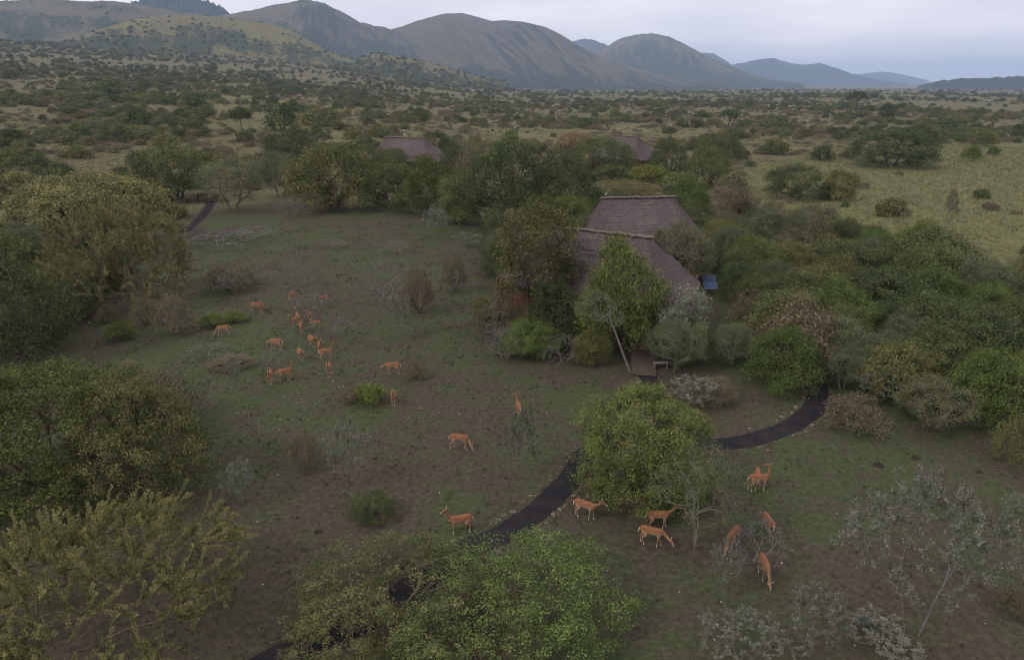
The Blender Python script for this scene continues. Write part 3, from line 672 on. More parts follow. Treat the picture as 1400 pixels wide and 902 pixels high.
for i, sd_ in enumerate((95, 96, 97)):
    np_(f'sap{i}', 3, 3, 'grey', 'silver', seed=sd_, nl=7, ntips=95, mode='along', along=70, leaf=.10, clump=.035, asp=.52, stems=1, fork=.42, cb=.8, flat=.4, r_tip=.005, r_base=.03, up=1.3, wob=.08, seg=.4, shoots=.9, shoot_len=.34, lthresh=5, bal=.2)
np_('lime0', 2.2, 1.4, 'brown', 'lime', seed=101, nl=7, ntips=110, lpt=26, leaf=.12, clump=.16, stems=3, fork=.25, r_base=.04)
np_('straw0', 4, 2.6, 'tan', 'straw', seed=111, nl=9, ntips=220, lpt=22, leaf=.16, clump=.24, stems=3, fork=.25)
# individually shaped large plants close to the camera
np_('spiky', 8.6, 4.0, 'tan', 'yellow', seed=121, nl=20, ntips=260, mode='along', along=150, leaf=.085, clump=.012, asp=.42, flat=.4, stems=1, fork=.34, cb=.6, r_tip=.006, r_base=.10, wob=.05, bal=.2, seg=.5, up=.4, low=-.6, shoots=1.75, shoot_len=1.0, shoot_up=.2, lthresh=3)
np_('spiky2', 8.6, 5, 'tan', 'yellow', seed=122, nl=20, ntips=330, mode='along', along=60, leaf=.12, clump=.02, asp=.42, flat=.4, stems=4, fork=.25, cb=.3, r_tip=.009, r_base=.08, wob=.05, bal=.2, seg=.6, up=.4, low=-.6, shoots=1.3, shoot_len=1.1, shoot_up=.25, lthresh=3)
np_('broad0', 7.2, 4.8, 'tan', 'green', seed=131, nl=15, ntips=800, lpt=34, leaf=.105, clump=.16, stems=3, fork=.3, flat=.45, r_base=.13, shoots=.9, shoot_len=.45, irregular=1.4)
np_('broad1', 6.4, 4.4, 'tan', 'olive', seed=132, nl=13, ntips=700, lpt=34, leaf=.105, clump=.16, stems=3, fork=.3, flat=.45, r_base=.12, shoots=.9, shoot_len=.45, irregular=1.4)
np_('front0', 7, 4.8, 'tan', 'olive', seed=133, nl=14, ntips=300, lpt=22, leaf=.115, clump=.15, stems=5, fork=.25, flat=.6, r_tip=.005, r_base=.07, cb=.2, shoots=1.3, shoot_len=.7, irregular=1.6, core=False)
np_('front1', 6.5, 4.6, 'tan', 'green', seed=134, nl=12, ntips=300, lpt=22, leaf=.115, clump=.15, stems=5, fork=.25, flat=.6, r_tip=.005, r_base=.07, cb=.2, shoots=1.3, shoot_len=.7, irregular=1.6, core=False)
np_('center', 6.6, 6.2, 'brown', 'green', seed=135, nl=15, ntips=900, lpt=34, leaf=.115, clump=.17, stems=3, fork=.25, flat=.45, r_base=.14, shoots=.8, shoot_len=.5, irregular=1.6)
np_('feather', 5.4, 6.0, 'pale', 'grey', seed=136, nl=10, ntips=330, lpt=16, leaf=.13, clump=.2, asp=.4, stems=2, fork=.42, cb=1.6, flat=.5, up=1.2, r_base=.075, wob=.06)
np_('leaner', 4.2, 6.5, 'pale', 'grey', seed=137, nl=7, ntips=150, lpt=16, leaf=.15, clump=.22, asp=.4, stems=1, fork=.62, cb=3.6, lean=(-.52, .1), r_base=.085, wob=.05)
np_('ghost', 6.4, 5.2, 'grey', 'silver', seed=138, nl=11, ntips=170, mode='along', along=62, leaf=.115, clump=.05, asp=.55, stems=2, fork=.42, cb=1.4, flat=.5, up=1.3, r_tip=.004, r_base=.04, bal=.2, wob=.07, seg=.45, low=-.1, shoots=.9, shoot_len=.55, shoot_up=.25, lthresh=4)

# ================================================================== PLANTS SEEN ONE BY ONE
rng = random.Random(7)
T_, B_ = 'T', 'B'
PL = [
 # proto, name, category, centre x, foot y, top y, width, mode, label
 ('spiky', 'thorn_tree', 'tree', 135, 897, 704, 365, T_, 'large spiny yellow green thorn tree in the bottom left corner'),
 ('broad0', 'broad_bush', 'bush', 80, 712, 488, 262, B_, 'broad light green bush right behind the corner thorn tree, at the left edge'),
 ('broad1', 'broad_bush', 'bush', 196, 704, 520, 172, B_, 'broad olive bush beside the lawn, right of the light green bush'),
 ('brown1', 'dry_shrub', 'shrub', 232, 590, 505, 90, B_, 'grey brown half bare shrub behind the broad olive bush'),
 ('brown0', 'dry_shrub', 'shrub', 185, 545, 492, 80, B_, 'low brown shrub at the back of the two broad bushes'),
 ('dark0', 'leafy_tree', 'tree', 34, 510, 336, 146, B_, 'tall dark green tree cut by the left edge, above the broad bush'),
 ('olive1', 'bush', 'bush', 8, 420, 300, 90, B_, 'dark olive bush behind the tall dark tree at the left edge'),
 ('yellow0', 'acacia_tree', 'tree', 132, 350, 236, 182, B_, 'flat topped yellow green acacia near the left edge'),
 ('spiky2', 'thorn_tree', 'tree', 182, 428, 286, 165, B_, 'spreading yellowish thorn bush in front of the flat topped acacia'),
 ('lime0', 'small_shrub', 'shrub', 168, 468, 438, 38, B_, 'small bright green shrub below the yellowish thorn bush'),
 ('brown0', 'small_shrub', 'shrub', 152, 445, 412, 34, B_, 'small olive brown upright shrub under the thorn bush, leftmost'),
 ('brown0', 'small_shrub', 'shrub', 203, 448, 402, 40, B_, 'small upright brown green shrub under the thorn bush, middle'),
 ('brown1', 'small_shrub', 'shrub', 240, 462, 400, 52, B_, 'small twiggy brown shrub at the right foot of the thorn bush'),
 ('dark1', 'bush', 'bush', 82, 385, 330, 80, B_, 'dark bush squeezed between the left edge tree and the thorn bush'),
 ('brown1', 'dry_shrub', 'shrub', 315, 402, 358, 72, B_, 'rust brown dry shrub on the lawn left of the antelope herd'),
 ('dry0', 'dry_shrub', 'shrub', 300, 345, 312, 110, B_, 'low fallen grey brush at the upper left of the lawn'),
 ('dry1', 'dry_shrub', 'shrub', 345, 332, 306, 70, B_, 'small heap of grey brush right of the fallen brush'),
 ('grey0', 'bush', 'bush', 320, 294, 212, 88, B_, 'grey green bush at the lawn edge right of the short path stretch'),
 ('olive0', 'bush', 'bush', 243, 280, 196, 100, B_, 'olive bush left of the short path stretch'),
 ('grey1', 'bush', 'bush', 384, 275, 206, 74, B_, 'grey green small tree behind the lawn, second in the row'),
 ('dark0', 'bush', 'bush', 396, 228, 176, 72, B_, 'dark round bush behind the row of bushes at the lawn'),
 ('olive2', 'bush', 'bush', 458, 292, 192, 118, B_, 'large olive bush at the middle of the row behind the lawn'),
 ('brown0', 'bush', 'bush', 452, 290, 262, 44, B_, 'low rust brown shrub at the foot of the large olive bush'),
 ('dark1', 'bush', 'bush', 505, 255, 196, 78, B_, 'dark green bush left of the far left hut'),
 ('green1', 'bush', 'bush', 540, 240, 200, 46, B_, 'dark round bush in front of the far left hut roof'),
 ('olive1', 'bush', 'bush', 540, 290, 216, 84, B_, 'olive bush below the far left hut'),
 ('green0', 'bush', 'bush', 590, 296, 212, 84, B_, 'green bush below the right end of the far left hut'),
 ('dark0', 'bush', 'bush', 622, 250, 196, 44, B_, 'dark narrow bush just right of the far left hut'),
 ('olive0', 'bush', 'bush', 628, 310, 240, 66, B_, 'olive bush left of the big dark tree at the lawn corner'),
 ('brown0', 'bush', 'bush', 655, 262, 184, 60, B_, 'brownish tree behind the big dark tree'),
 ('dark0', 'leafy_tree', 'tree', 690, 318, 190, 112, B_, 'big dark evergreen tree at the lawn corner'),
 ('dark1', 'leafy_tree', 'tree', 765, 312, 200, 100, B_, 'dark evergreen tree right of the big one, left of the huts'),
 ('dark1', 'leafy_tree', 'tree', 826, 256, 184, 92, B_, 'dark green tree covering the left of the small far hut'),
 ('straw0', 'bush', 'bush', 786, 210, 178, 52, B_, 'straw coloured flowering bush left of the small far hut'),
 ('yellow0', 'acacia_tree', 'tree', 850, 290, 246, 112, B_, 'low yellow green acacia right behind the second hut ridge'),
 ('dark0', 'bush', 'bush', 912, 248, 186, 56, B_, 'dark tree right of the small far hut'),
 ('lime0', 'bush', 'bush', 882, 262, 224, 62, B_, 'bright green bush below the wall of the small far hut'),
 ('green0', 'bush', 'bush', 938, 312, 240, 62, B_, 'green tree at the right end of the second hut ridge'),
 ('olive2', 'bush', 'bush', 966, 258, 198, 62, B_, 'olive bush right of the far huts at the field edge'),
 ('dark1', 'bush', 'bush', 985, 225, 180, 56, B_, 'dark bush on the plain behind the field corner'),
 ('tree0', 'leafy_tree', 'tree', 735, 450, 273, 112, T_, 'tall olive tree with a bare trunk left of the nearest hut'),
 ('dark0', 'bush', 'bush', 762, 480, 380, 104, B_, 'dark bush filling the gap below the tall olive tree crown'),
 ('tree1', 'leafy_tree', 'tree', 778, 448, 350, 54, T_, 'slim grey green tree between the tall olive tree and the hut'),
 ('olive0', 'bush', 'bush', 806, 371, 284, 56, T_, 'olive bush between the two nearest hut roofs'),
 ('green0', 'leafy_tree', 'tree', 843, 494, 322, 106, B_, 'green tree covering the front of the nearest hut roof'),
 ('leaner', 'leaning_tree', 'tree', 862, 508, 398, 74, T_, 'half bare tree with a pale trunk leaning left at the hut entrance'),
 ('silver0', 'silver_tree', 'tree', 928, 494, 380, 72, B_, 'silvery leaved tree at the right front of the nearest hut'),
 ('green1', 'bush', 'bush', 938, 500, 432, 66, B_, 'green bush below the silvery tree'),
 ('green1', 'bush', 'bush', 726, 494, 432, 82, B_, 'green bush at the foot of the tall olive tree'),
 ('brown1', 'bush', 'bush', 682, 470, 402, 64, B_, 'grey brown twiggy shrub left of the tall olive tree foot'),
 ('dry2', 'dry_shrub', 'shrub', 770, 505, 450, 62, B_, 'bare grey shrub between the tall olive tree and the hut entrance'),
 ('dry0', 'dry_shrub', 'shrub', 690, 500, 440, 60, B_, 'bare grey shrub left of the green bush at the tall tree foot'),
 ('olive2', 'bush', 'bush', 812, 480, 420, 50, B_, 'small olive bush behind the pale leaning trunk'),
 ('grey0', 'leafy_tree', 'tree', 928, 402, 300, 92, B_, 'grey green tree standing against the right end of the nearest roof'),
 ('olive1', 'bush', 'bush', 985, 350, 296, 60, B_, 'olive bush behind the blue solar panel'),
 ('green0', 'bush', 'bush', 1022, 392, 322, 74, B_, 'fresh green tree right of the blue solar panel'),
 ('grey1', 'bush', 'bush', 1058, 350, 280, 92, B_, 'grey green tree at the back of the right grove'),
 ('grey2', 'bush', 'bush', 1108, 338, 278, 80, B_, 'pale grey green bush at the field edge of the grove'),
 ('brown0', 'bush', 'bush', 1000, 300, 250, 66, B_, 'brownish shrub where the grove meets the field corner'),
 ('dark1', 'leafy_tree', 'tree', 1140, 400, 322, 112, B_, 'dark tree in the middle back of the right grove'),
 ('dark0', 'leafy_tree', 'tree', 1256, 408, 306, 132, B_, 'large dark tree standing out into the grass field'),
 ('dark1', 'leafy_tree', 'tree', 1205, 452, 356, 126, B_, 'dusky green tree in front of the large dark field edge tree'),
 ('olive0', 'leafy_tree', 'tree', 1112, 440, 358, 104, B_, 'olive tree in the centre of the right grove'),
 ('olive2', 'leafy_tree', 'tree', 1070, 478, 388, 112, B_, 'pale olive tree at the front left of the right grove'),
 ('brown0', 'bush', 'bush', 1028, 452, 396, 66, B_, 'reddish brown bush below the fresh green tree'),
 ('grey1', 'bush', 'bush', 1000, 508, 440, 66, B_, 'pale half bare bush left of the path bend'),
 ('green0', 'leafy_tree', 'tree', 1065, 542, 440, 96, B_, 'yellowish green bush inside the bend of the path'),
 ('grey1', 'leafy_tree', 'tree', 1132, 508, 424, 92, B_, 'grey feathery tree hanging over the path bend'),
 ('grey0', 'bush', 'bush', 1150, 540, 466, 70, B_, 'grey green drooping bush at the outside of the path bend'),
 ('dark1', 'leafy_tree', 'tree', 1262, 480, 392, 120, B_, 'dark tree in the right grove behind the front row'),
 ('dark0', 'leafy_tree', 'tree', 1318, 520, 408, 136, B_, 'wide dark green tree at the right front of the grove'),
 ('olive2', 'leafy_tree', 'tree', 1225, 560, 462, 112, B_, 'dusky olive tree in the shade at the grove front'),
 ('green1', 'leafy_tree', 'tree', 1352, 590, 468, 112, B_, 'deep green tree at the right edge of the clearing'),
 ('dark1', 'leafy_tree', 'tree', 1400, 570, 480, 100, B_, 'dark tree cut by the right edge beside the clearing'),
 ('olive1', 'bush', 'bush', 1392, 480, 398, 90, B_, 'olive tree cut by the right edge behind the dark trees'),
 ('olive0', 'bush', 'bush', 1392, 410, 352, 60, B_, 'small dark bush at the right edge on the grass field'),
 ('brown0', 'bush', 'bush', 1162, 596, 535, 84, B_, 'brown and yellow bush beside the path bend'),
 ('grey2', 'bush', 'bush', 1272, 598, 512, 104, B_, 'pale grey bush with yellow flowers below the dusky olive tree'),
 ('sap1', 'sapling', 'sapling', 1196, 560, 500, 66, B_, 'pale silvery sapling right of the path bend bushes'),
 ('spiky2', 'thorn_tree', 'tree', 1396, 642, 572, 76, B_, 'pale spiny branches reaching in at the right edge'),
 ('dark0', 'leafy_tree', 'tree', 1218, 232, 174, 106, B_, 'dark spreading tree alone in the far grass field'),
 ('dark1', 'bush', 'bush', 1254, 200, 168, 46, B_, 'dark bush right behind the spreading field tree'),
 ('dark1', 'bush', 'bush', 1082, 276, 221, 76, B_, 'round dark bush with bright foot at the left of the field'),
 ('olive0', 'bush', 'bush', 1146, 276, 230, 48, B_, 'round olive bush right of the round dark bush in the field'),
 ('dry0', 'dry_shrub', 'shrub', 1251, 281, 263, 22, B_, 'small pale grey shrub alone in the grass field'),
 ('brown1', 'small_shrub', 'shrub', 1298, 292, 256, 14, B_, 'thin reddish sapling alone in the grass field'),
 ('lime0', 'small_shrub', 'shrub', 1328, 222, 200, 24, B_, 'bright green small bush at the far field edge'),
 ('center', 'broad_bush', 'bush', 872, 702, 532, 160, B_, 'large dense green bush where the two paths meet'),
 ('green0', 'bush', 'bush', 925, 704, 632, 84, B_, 'smaller green bush at the right foot of the dense bush'),
 ('feather', 'acacia_tree', 'tree', 952, 748, 596, 118, T_, 'thin grey feathery acacia with a white trunk right of the dense bush'),
 ('sap0', 'sapling', 'sapling', 948, 565, 512, 74, B_, 'pale leafless looking sapling above the dense bush'),
 ('brown1', 'dry_shrub', 'shrub', 975, 560, 512, 60, B_, 'brown twiggy shrub between hut entrance and path bend'),
 ('front0', 'broad_bush', 'bush', 540, 912, 752, 250, B_, 'olive leafy bush at the bottom edge, left of the pair over the path'),
 ('front0', 'broad_bush', 'bush', 478, 935, 812, 150, B_, 'small olive bush at the bottom edge where the path leaves the picture'),
 ('front1', 'broad_bush', 'bush', 735, 920, 736, 225, B_, 'light green leafy bush at the bottom edge, right of the pair over the path'),
 ('front0', 'broad_bush', 'bush', 650, 970, 815, 200, B_, 'olive bush with grey bare twigs cut by the bottom edge'),
 ('ghost', 'sapling', 'tree', 1246, 868, 642, 200, T_, 'sparse silver leaved tree with pale stems at the lower right'),
 ('sap0', 'sapling', 'sapling', 1110, 895, 792, 95, T_, 'silvery upright sapling at the bottom edge left of the sparse tree'),
 ('ghost', 'sapling', 'shrub', 1010, 940, 838, 130, B_, 'faint grey green feathery shrub at the bottom edge'),
 ('sap1', 'sapling', 'sapling', 1195, 910, 842, 110, B_, 'low grey spreading sapling at the bottom right edge'),
 ('sap2', 'sapling', 'sapling', 1262, 700, 628, 44, T_, 'thin pale sapling above the sparse silver tree'),
 ('sap1', 'sapling', 'sapling', 1384, 705, 672, 34, T_, 'tiny pale sapling near the right edge'),
 ('brown0', 'small_shrub', 'shrub', 1390, 845, 800, 60, B_, 'yellow brown low shrub at the lower right edge'),
 ('dry1', 'dry_shrub', 'shrub', 1030, 768, 690, 88, T_, 'bare grey bush hiding an antelope at the lower right'),
 ('sap2', 'sapling', 'sapling', 988, 818, 735, 40, T_, 'thin crooked pale sapling beside the head down antelope'),
 ('sap1', 'sapling', 'sapling', 545, 460, 402, 46, T_, 'pale spiky sapling standing on grey brush in mid lawn'),
 ('dry2', 'dry_shrub', 'shrub', 566, 464, 436, 44, B_, 'low grey brush at the foot of the pale spiky sapling'),
 ('dry1', 'dry_shrub', 'shrub', 535, 412, 340, 92, T_, 'wide grey leafless thorn shrub in the upper lawn'),
 ('dry0', 'dry_shrub', 'shrub', 540, 350, 325, 46, B_, 'small grey shrub behind the wide leafless thorn shrub'),
 ('sap0', 'sapling', 'sapling', 598, 326, 284, 44, T_, 'light green sapling near the back edge of the lawn'),
 ('brown0', 'sapling', 'sapling', 573, 428, 362, 42, T_, 'yellowish brown leafy sapling right of the wide thorn shrub'),
 ('brown1', 'sapling', 'sapling', 622, 398, 344, 34, T_, 'small dull brown shrub at the right of the upper lawn'),
 ('dry2', 'dry_shrub', 'shrub', 452, 342, 325, 46, B_, 'flat grey brush in the upper lawn'),
 ('dry0', 'dry_shrub', 'shrub', 400, 300, 264, 50, B_, 'grey bare shrub at the back left of the lawn'),
 ('dry2', 'dry_shrub', 'shrub', 414, 392, 334, 44, T_, 'slim bare grey sapling left of the wide thorn shrub'),
 ('dry0', 'dry_shrub', 'shrub', 424, 430, 398, 62, B_, 'grey brush at the back of the antelope herd'),
 ('dry1', 'dry_shrub', 'shrub', 460, 460, 418, 50, T_, 'bare grey sapling at the right of the antelope herd'),
 ('dry2', 'dry_shrub', 'shrub', 374, 512, 472, 52, B_, 'dense grey brush between the front antelopes of the herd'),
 ('dry1', 'dry_shrub', 'shrub', 394, 470, 448, 26, B_, 'small grey brush in the middle of the herd'),
 ('dry0', 'dry_shrub', 'shrub', 286, 496, 466, 66, B_, 'low grey brush below the left grazing antelope'),
 ('brown1', 'dry_shrub', 'shrub', 320, 508, 484, 60, B_, 'low tan twigs left of the dense grey brush'),
 ('dry1', 'dry_shrub', 'shrub', 262, 592, 536, 42, B_, 'bare pale shrub beside the broad olive bush'),
 ('sap1', 'sapling', 'sapling', 333, 690, 628, 60, T_, 'small grey leaved sapling on the bare lower left lawn'),
 ('sap2', 'sapling', 'sapling', 477, 664, 578, 60, T_, 'sapling with a flat pale crown on a thin stem'),
 ('sap0', 'sapling', 'sapling', 712, 650, 562, 54, T_, 'silvery sapling below the antelope that faces away'),
 ('brown1', 'small_shrub', 'shrub', 418, 640, 590, 44, T_, 'faint brown green shrub on the lower lawn'),
 ('brown0', 'small_shrub', 'shrub', 568, 522, 490, 30, B_, 'small brown shrub right of the lone grazing antelope'),
 ('lime0', 'small_shrub', 'shrub', 507, 557, 524, 42, B_, 'bright yellow green shrub in mid lawn'),
 ('brown0', 'small_shrub', 'shrub', 482, 552, 528, 34, B_, 'dull green small shrub joined to the bright yellow green shrub'),
 ('lime0', 'small_shrub', 'shrub', 292, 450, 428, 30, B_, 'bright green low shrub behind the left grazing antelope'),
 ('lime0', 'small_shrub', 'shrub', 322, 443, 424, 28, B_, 'dull bright green low shrub right of its brighter twin'),
 ('dark0', 'small_shrub', 'weed', 510, 718, 668, 60, B_, 'dark low weed patch on the lower lawn'),
 ('dry2', 'dry_shrub', 'shrub', 620, 350, 330, 40, B_, 'faint grey brush at the upper right lawn'),
 ('sap2', 'sapling', 'sapling', 640, 340, 318, 40, B_, 'pale low shrub near the big dark tree'),
 ('olive0', 'small_shrub', 'shrub', 660, 442, 404, 34, B_, 'small olive yellow shrub at the lawn edge by the tall tree'),
 ('sap1', 'sapling', 'sapling', 326, 545, 492, 18, T_, 'thin bare stick like sapling left of the herd front'),
]
for k, name, cat, cx, yb, yt, w, mode, label in PL:
    loc, W, H = fit(cx, yb, yt, w, mode)
    plant(NP[k], name, loc, W, H, rng.uniform(0, 6.28) if k not in ('leaner',) else 0, label, cat)
# ================================================================== IMPALAS
def fur_mat():
    m, nt, N, L, b = new_mat('impala_fur', .75, .15)
    tc = N.new('ShaderNodeTexCoord'); n = noise_n(N, L, tc.outputs['Object'], 30, 4)
    c = mixc(N, L, 1.0, attr(N, 'fur').outputs['Color'], ramp(N, L, n, [(.3, .8), (.7, 1.15)]), 'MULTIPLY')
    L.new(c, b.inputs['Base Color']); return m
FUR = fur_mat()
def lerp(a, b, t): return tuple(x + (y - x) * t for x, y in zip(a, b))
def impala_mesh(name, neck, yaw=0., walk=0., seed=0, head_yaw=0.):
    """neck: 'up', 'mid', 'down', 'back'; built nose towards +X, feet on z = 0"""
    mb = MB()
    mb.tube([(-.56, 0, .77), (-.52, 0, .775), (-.42, 0, .785), (-.28, 0, .77), (-.08, 0, .745), (.12, 0, .735), (.28, 0, .74), (.40, 0, .77), (.47, 0, .80)],
            [(.05, .04), (.115, .085), (.17, .13), (.185, .15), (.185, .16), (.195, .155), (.205, .14), (.165, .105), (.11, .075)], 14)
    if neck == 'up': nk = [(.36, 0, .80), (.46, 0, .92), (.53, 0, 1.06), (.57, 0, 1.19), (.60, 0, 1.25)]; hd = [(.55, 1.27), (.63, 1.275), (.72, 1.235), (.81, 1.185), (.86, 1.16)]
    elif neck == 'mid': nk = [(.36, 0, .79), (.50, 0, .85), (.63, 0, .93), (.73, 0, 1.01), (.78, 0, 1.05)]; hd = [(.73, 1.07), (.81, 1.075), (.90, 1.03), (.99, .98), (1.04, .955)]
    elif neck == 'low': nk = [(.36, 0, .77), (.50, 0, .72), (.63, 0, .62), (.74, 0, .52), (.79, 0, .48)]; hd = [(.75, .52), (.83, .49), (.89, .41), (.94, .32), (.96, .27)]
    else: nk = [(.36, 0, .77), (.47, 0, .66), (.57, 0, .50), (.65, 0, .33), (.68, 0, .27)]; hd = [(.64, .31), (.70, .27), (.755, .19), (.80, .10), (.815, .055)]
    px, k = .36, len(nk)
    def yw(p, a=yaw):
        x, y, z = p; w = min(1, max(0, (x - px) / .45)) if neck != 'x' else 0; dx = x - px; th = a * min(1, max(0, dx) / .35)
        return (px + dx * math.cos(th) - y * math.sin(th), dx * math.sin(th) + y * math.cos(th), z)
    nk = [yw(p) for p in nk]; hc = hd[0]
    def hw(p):
        x, y, z = p; dx, dy = x - hc[0], y; x2 = hc[0] + dx * math.cos(head_yaw) - dy * math.sin(head_yaw); y2 = dx * math.sin(head_yaw) + dy * math.cos(head_yaw)
        return yw((x2, y2, z))
    mb.tube(nk, [(.115, .075), (.085, .06), (.068, .05), (.058, .046), (.05, .044)], 12)
    mb.tube([hw((x, 0, z)) for x, z in hd], [(.045, .04), (.064, .054), (.055, .044), (.036, .03), (.022, .022)], 12)
    fw = np.array((hd[2][0] - hd[0][0], hd[2][1] - hd[0][1])); fw /= np.linalg.norm(fw); upv = np.array((-fw[1], fw[0]))
    for s in (-1, 1):      # ears
        b0 = np.array(hd[0]) + fw * .03 + upv * .04; tip = b0 + upv * .12 - fw * .06; mid = (b0 + tip) / 2
        mb.tube([hw((b0[0], s * .04, b0[1])), hw((mid[0], s * .085, mid[1])), hw((tip[0], s * .12, tip[1]))], [(.018, .018), (.034, .02), (.009, .009)], 8)
    for s in (-1, 1):
        f = walk * s * .14; h_ = -walk * s * .15
        mb.tube([(.30, s * .085, .76), (.27, s * .095, .62), (.285 + f * .3, s * .09, .47), (.30 + f * .65, s * .085, .33), (.29 + f * .8, s * .08, .12), (.30 + f, s * .08, .045), (.325 + f, s * .08, .0)],
                [(.10, .06), (.075, .05), (.044, .036), (.031, .028), (.021, .02), (.024, .022), (.026, .024)], 10)
        mb.tube([(-.38, s * .085, .78), (-.33, s * .105, .62), (-.33 + h_ * .2, s * .105, .50), (-.46 + h_ * .5, s * .095, .38), (-.455 + h_ * .7, s * .09, .22), (-.43 + h_ * .9, s * .09, .06), (-.40 + h_, s * .09, .0)],
                [(.15, .075), (.12, .07), (.07, .05), (.036, .03), (.025, .022), (.025, .022), (.026, .024)], 10)
    mb.tube([(-.555, 0, .82), (-.60, 0, .74), (-.61, 0, .62), (-.605, 0, .54)], [(.03, .028), (.026, .026), (.026, .026), (.012, .012)], 8)
    me0 = mb.mesh(name + '_raw', []); ob = bpy.data.objects.new('tmp', me0); COL.objects.link(ob)
    rm = ob.modifiers.new('r', 'REMESH'); rm.mode = 'VOXEL'; rm.voxel_size = .0125; sm = ob.modifiers.new('s', 'SMOOTH'); sm.factor = .5; sm.iterations = 3
    dg = bpy.context.evaluated_depsgraph_get(); me = bpy.data.meshes.new_from_object(ob.evaluated_get(dg)); me.name = name
    bpy.data.objects.remove(ob); bpy.data.meshes.remove(me0)
    n = len(me.vertices); V = np.zeros(n * 3, np.float32); me.vertices.foreach_get('co', V); V = V.reshape(-1, 3); x, y, z = V.T
    back = np.array((.225, .102, .052)); flank = np.array((.34, .19, .105)); white = np.array((.56, .50, .43)); dk = np.array((.03, .022, .02)); legc = np.array((.31, .19, .115))
    t = smooth(.70, .82, z)[:, None]; Cc = flank * (1 - t) + back * t
    torso = (x > -.6) & (x < .40)
    bel = (smooth(.655, .60, z) * smooth(-.34, -.26, x) * smooth(.27, .20, x))[:, None] * torso[:, None]; Cc = Cc * (1 - bel) + white * bel
    legs = (smooth(.60, .48, z) * ((x < -.2) | ((x > .15) & (np.abs(y) > .03) & (x < .52))))[:, None]; Cc = Cc * (1 - legs) + legc * legs
    nx_ = smooth(.30, .42, x)[:, None] * smooth(.55, .7, z)[:, None]; Cc = Cc * (1 - nx_ * .6) + np.array((.23, .12, .067)) * nx_ * .6
    foot = (smooth(.15, .10, z) * ((x < .52)))[:, None] * (legs > .2); Cc = Cc * (1 - foot) + white * foot
    hoof = ((z < .028) & (x < .52))[:, None]; Cc = np.where(hoof, dk, Cc)
    rump = ((x < -.53) & (np.abs(y) < .055) & (z < .80) & (z > .60))[:, None]; Cc = np.where(rump, white, Cc)
    strp = ((x < -.49) & (np.abs(np.abs(y) - .09) < .014) & (z < .80) & (z > .56))[:, None]; Cc = np.where(strp, dk, Cc)
    tl = ((x < -.585) & (np.abs(y) < .04))[:, None]; Cc = np.where(tl, white, Cc)
    # muzzle, throat and ears are pale
    H = np.array([hw((a, 0, b)) for a, b in hd]); dm = np.linalg.norm(V - H[-1], axis=1); Cc = np.where((dm < .065)[:, None], white, Cc); Cc = np.where((dm < .022)[:, None], dk, Cc)
    for s in (-1, 1):
        ey = np.array(hw((hd[1][0] + fw[0] * .03 + upv[0] * .02, s * .052, hd[1][1] + fw[1] * .03 + upv[1] * .02))); Cc = np.where((np.linalg.norm(V - ey, axis=1) < .02)[:, None], dk, Cc)
        b0 = np.array(hd[0]) + upv * .11 - fw * .03; ee = np.array(hw((b0[0], s * .10, b0[1]))); Cc = np.where((np.linalg.norm(V - ee, axis=1) < .05)[:, None], np.array((.42, .30, .22)), Cc)
    a = me.attributes.new('fur', 'FLOAT_COLOR', 'POINT'); a.data.foreach_set('color', np.column_stack([Cc, np.ones(n)]).astype(np.float32).ravel())
    me.polygons.foreach_set('use_smooth', np.ones(len(me.polygons), bool)); me.materials.clear(); me.materials.append(FUR); return me
IM = {
 'up': impala_mesh('impala_up', 'up'), 'up_l': impala_mesh('impala_up_look', 'up', .3, .4, head_yaw=.5), 'up_w': impala_mesh('impala_walk', 'up', -.15, 1.0, head_yaw=-.3),
 'mid': impala_mesh('impala_mid', 'mid', .1, .7), 'low': impala_mesh('impala_low', 'low', -.2, .6), 'down': impala_mesh('impala_graze', 'down', .1, .8), 'down2': impala_mesh('impala_graze_turned', 'down', -.35, -.6),
 'turn': impala_mesh('impala_turned', 'up', 1.0, .3, head_yaw=.9),
}
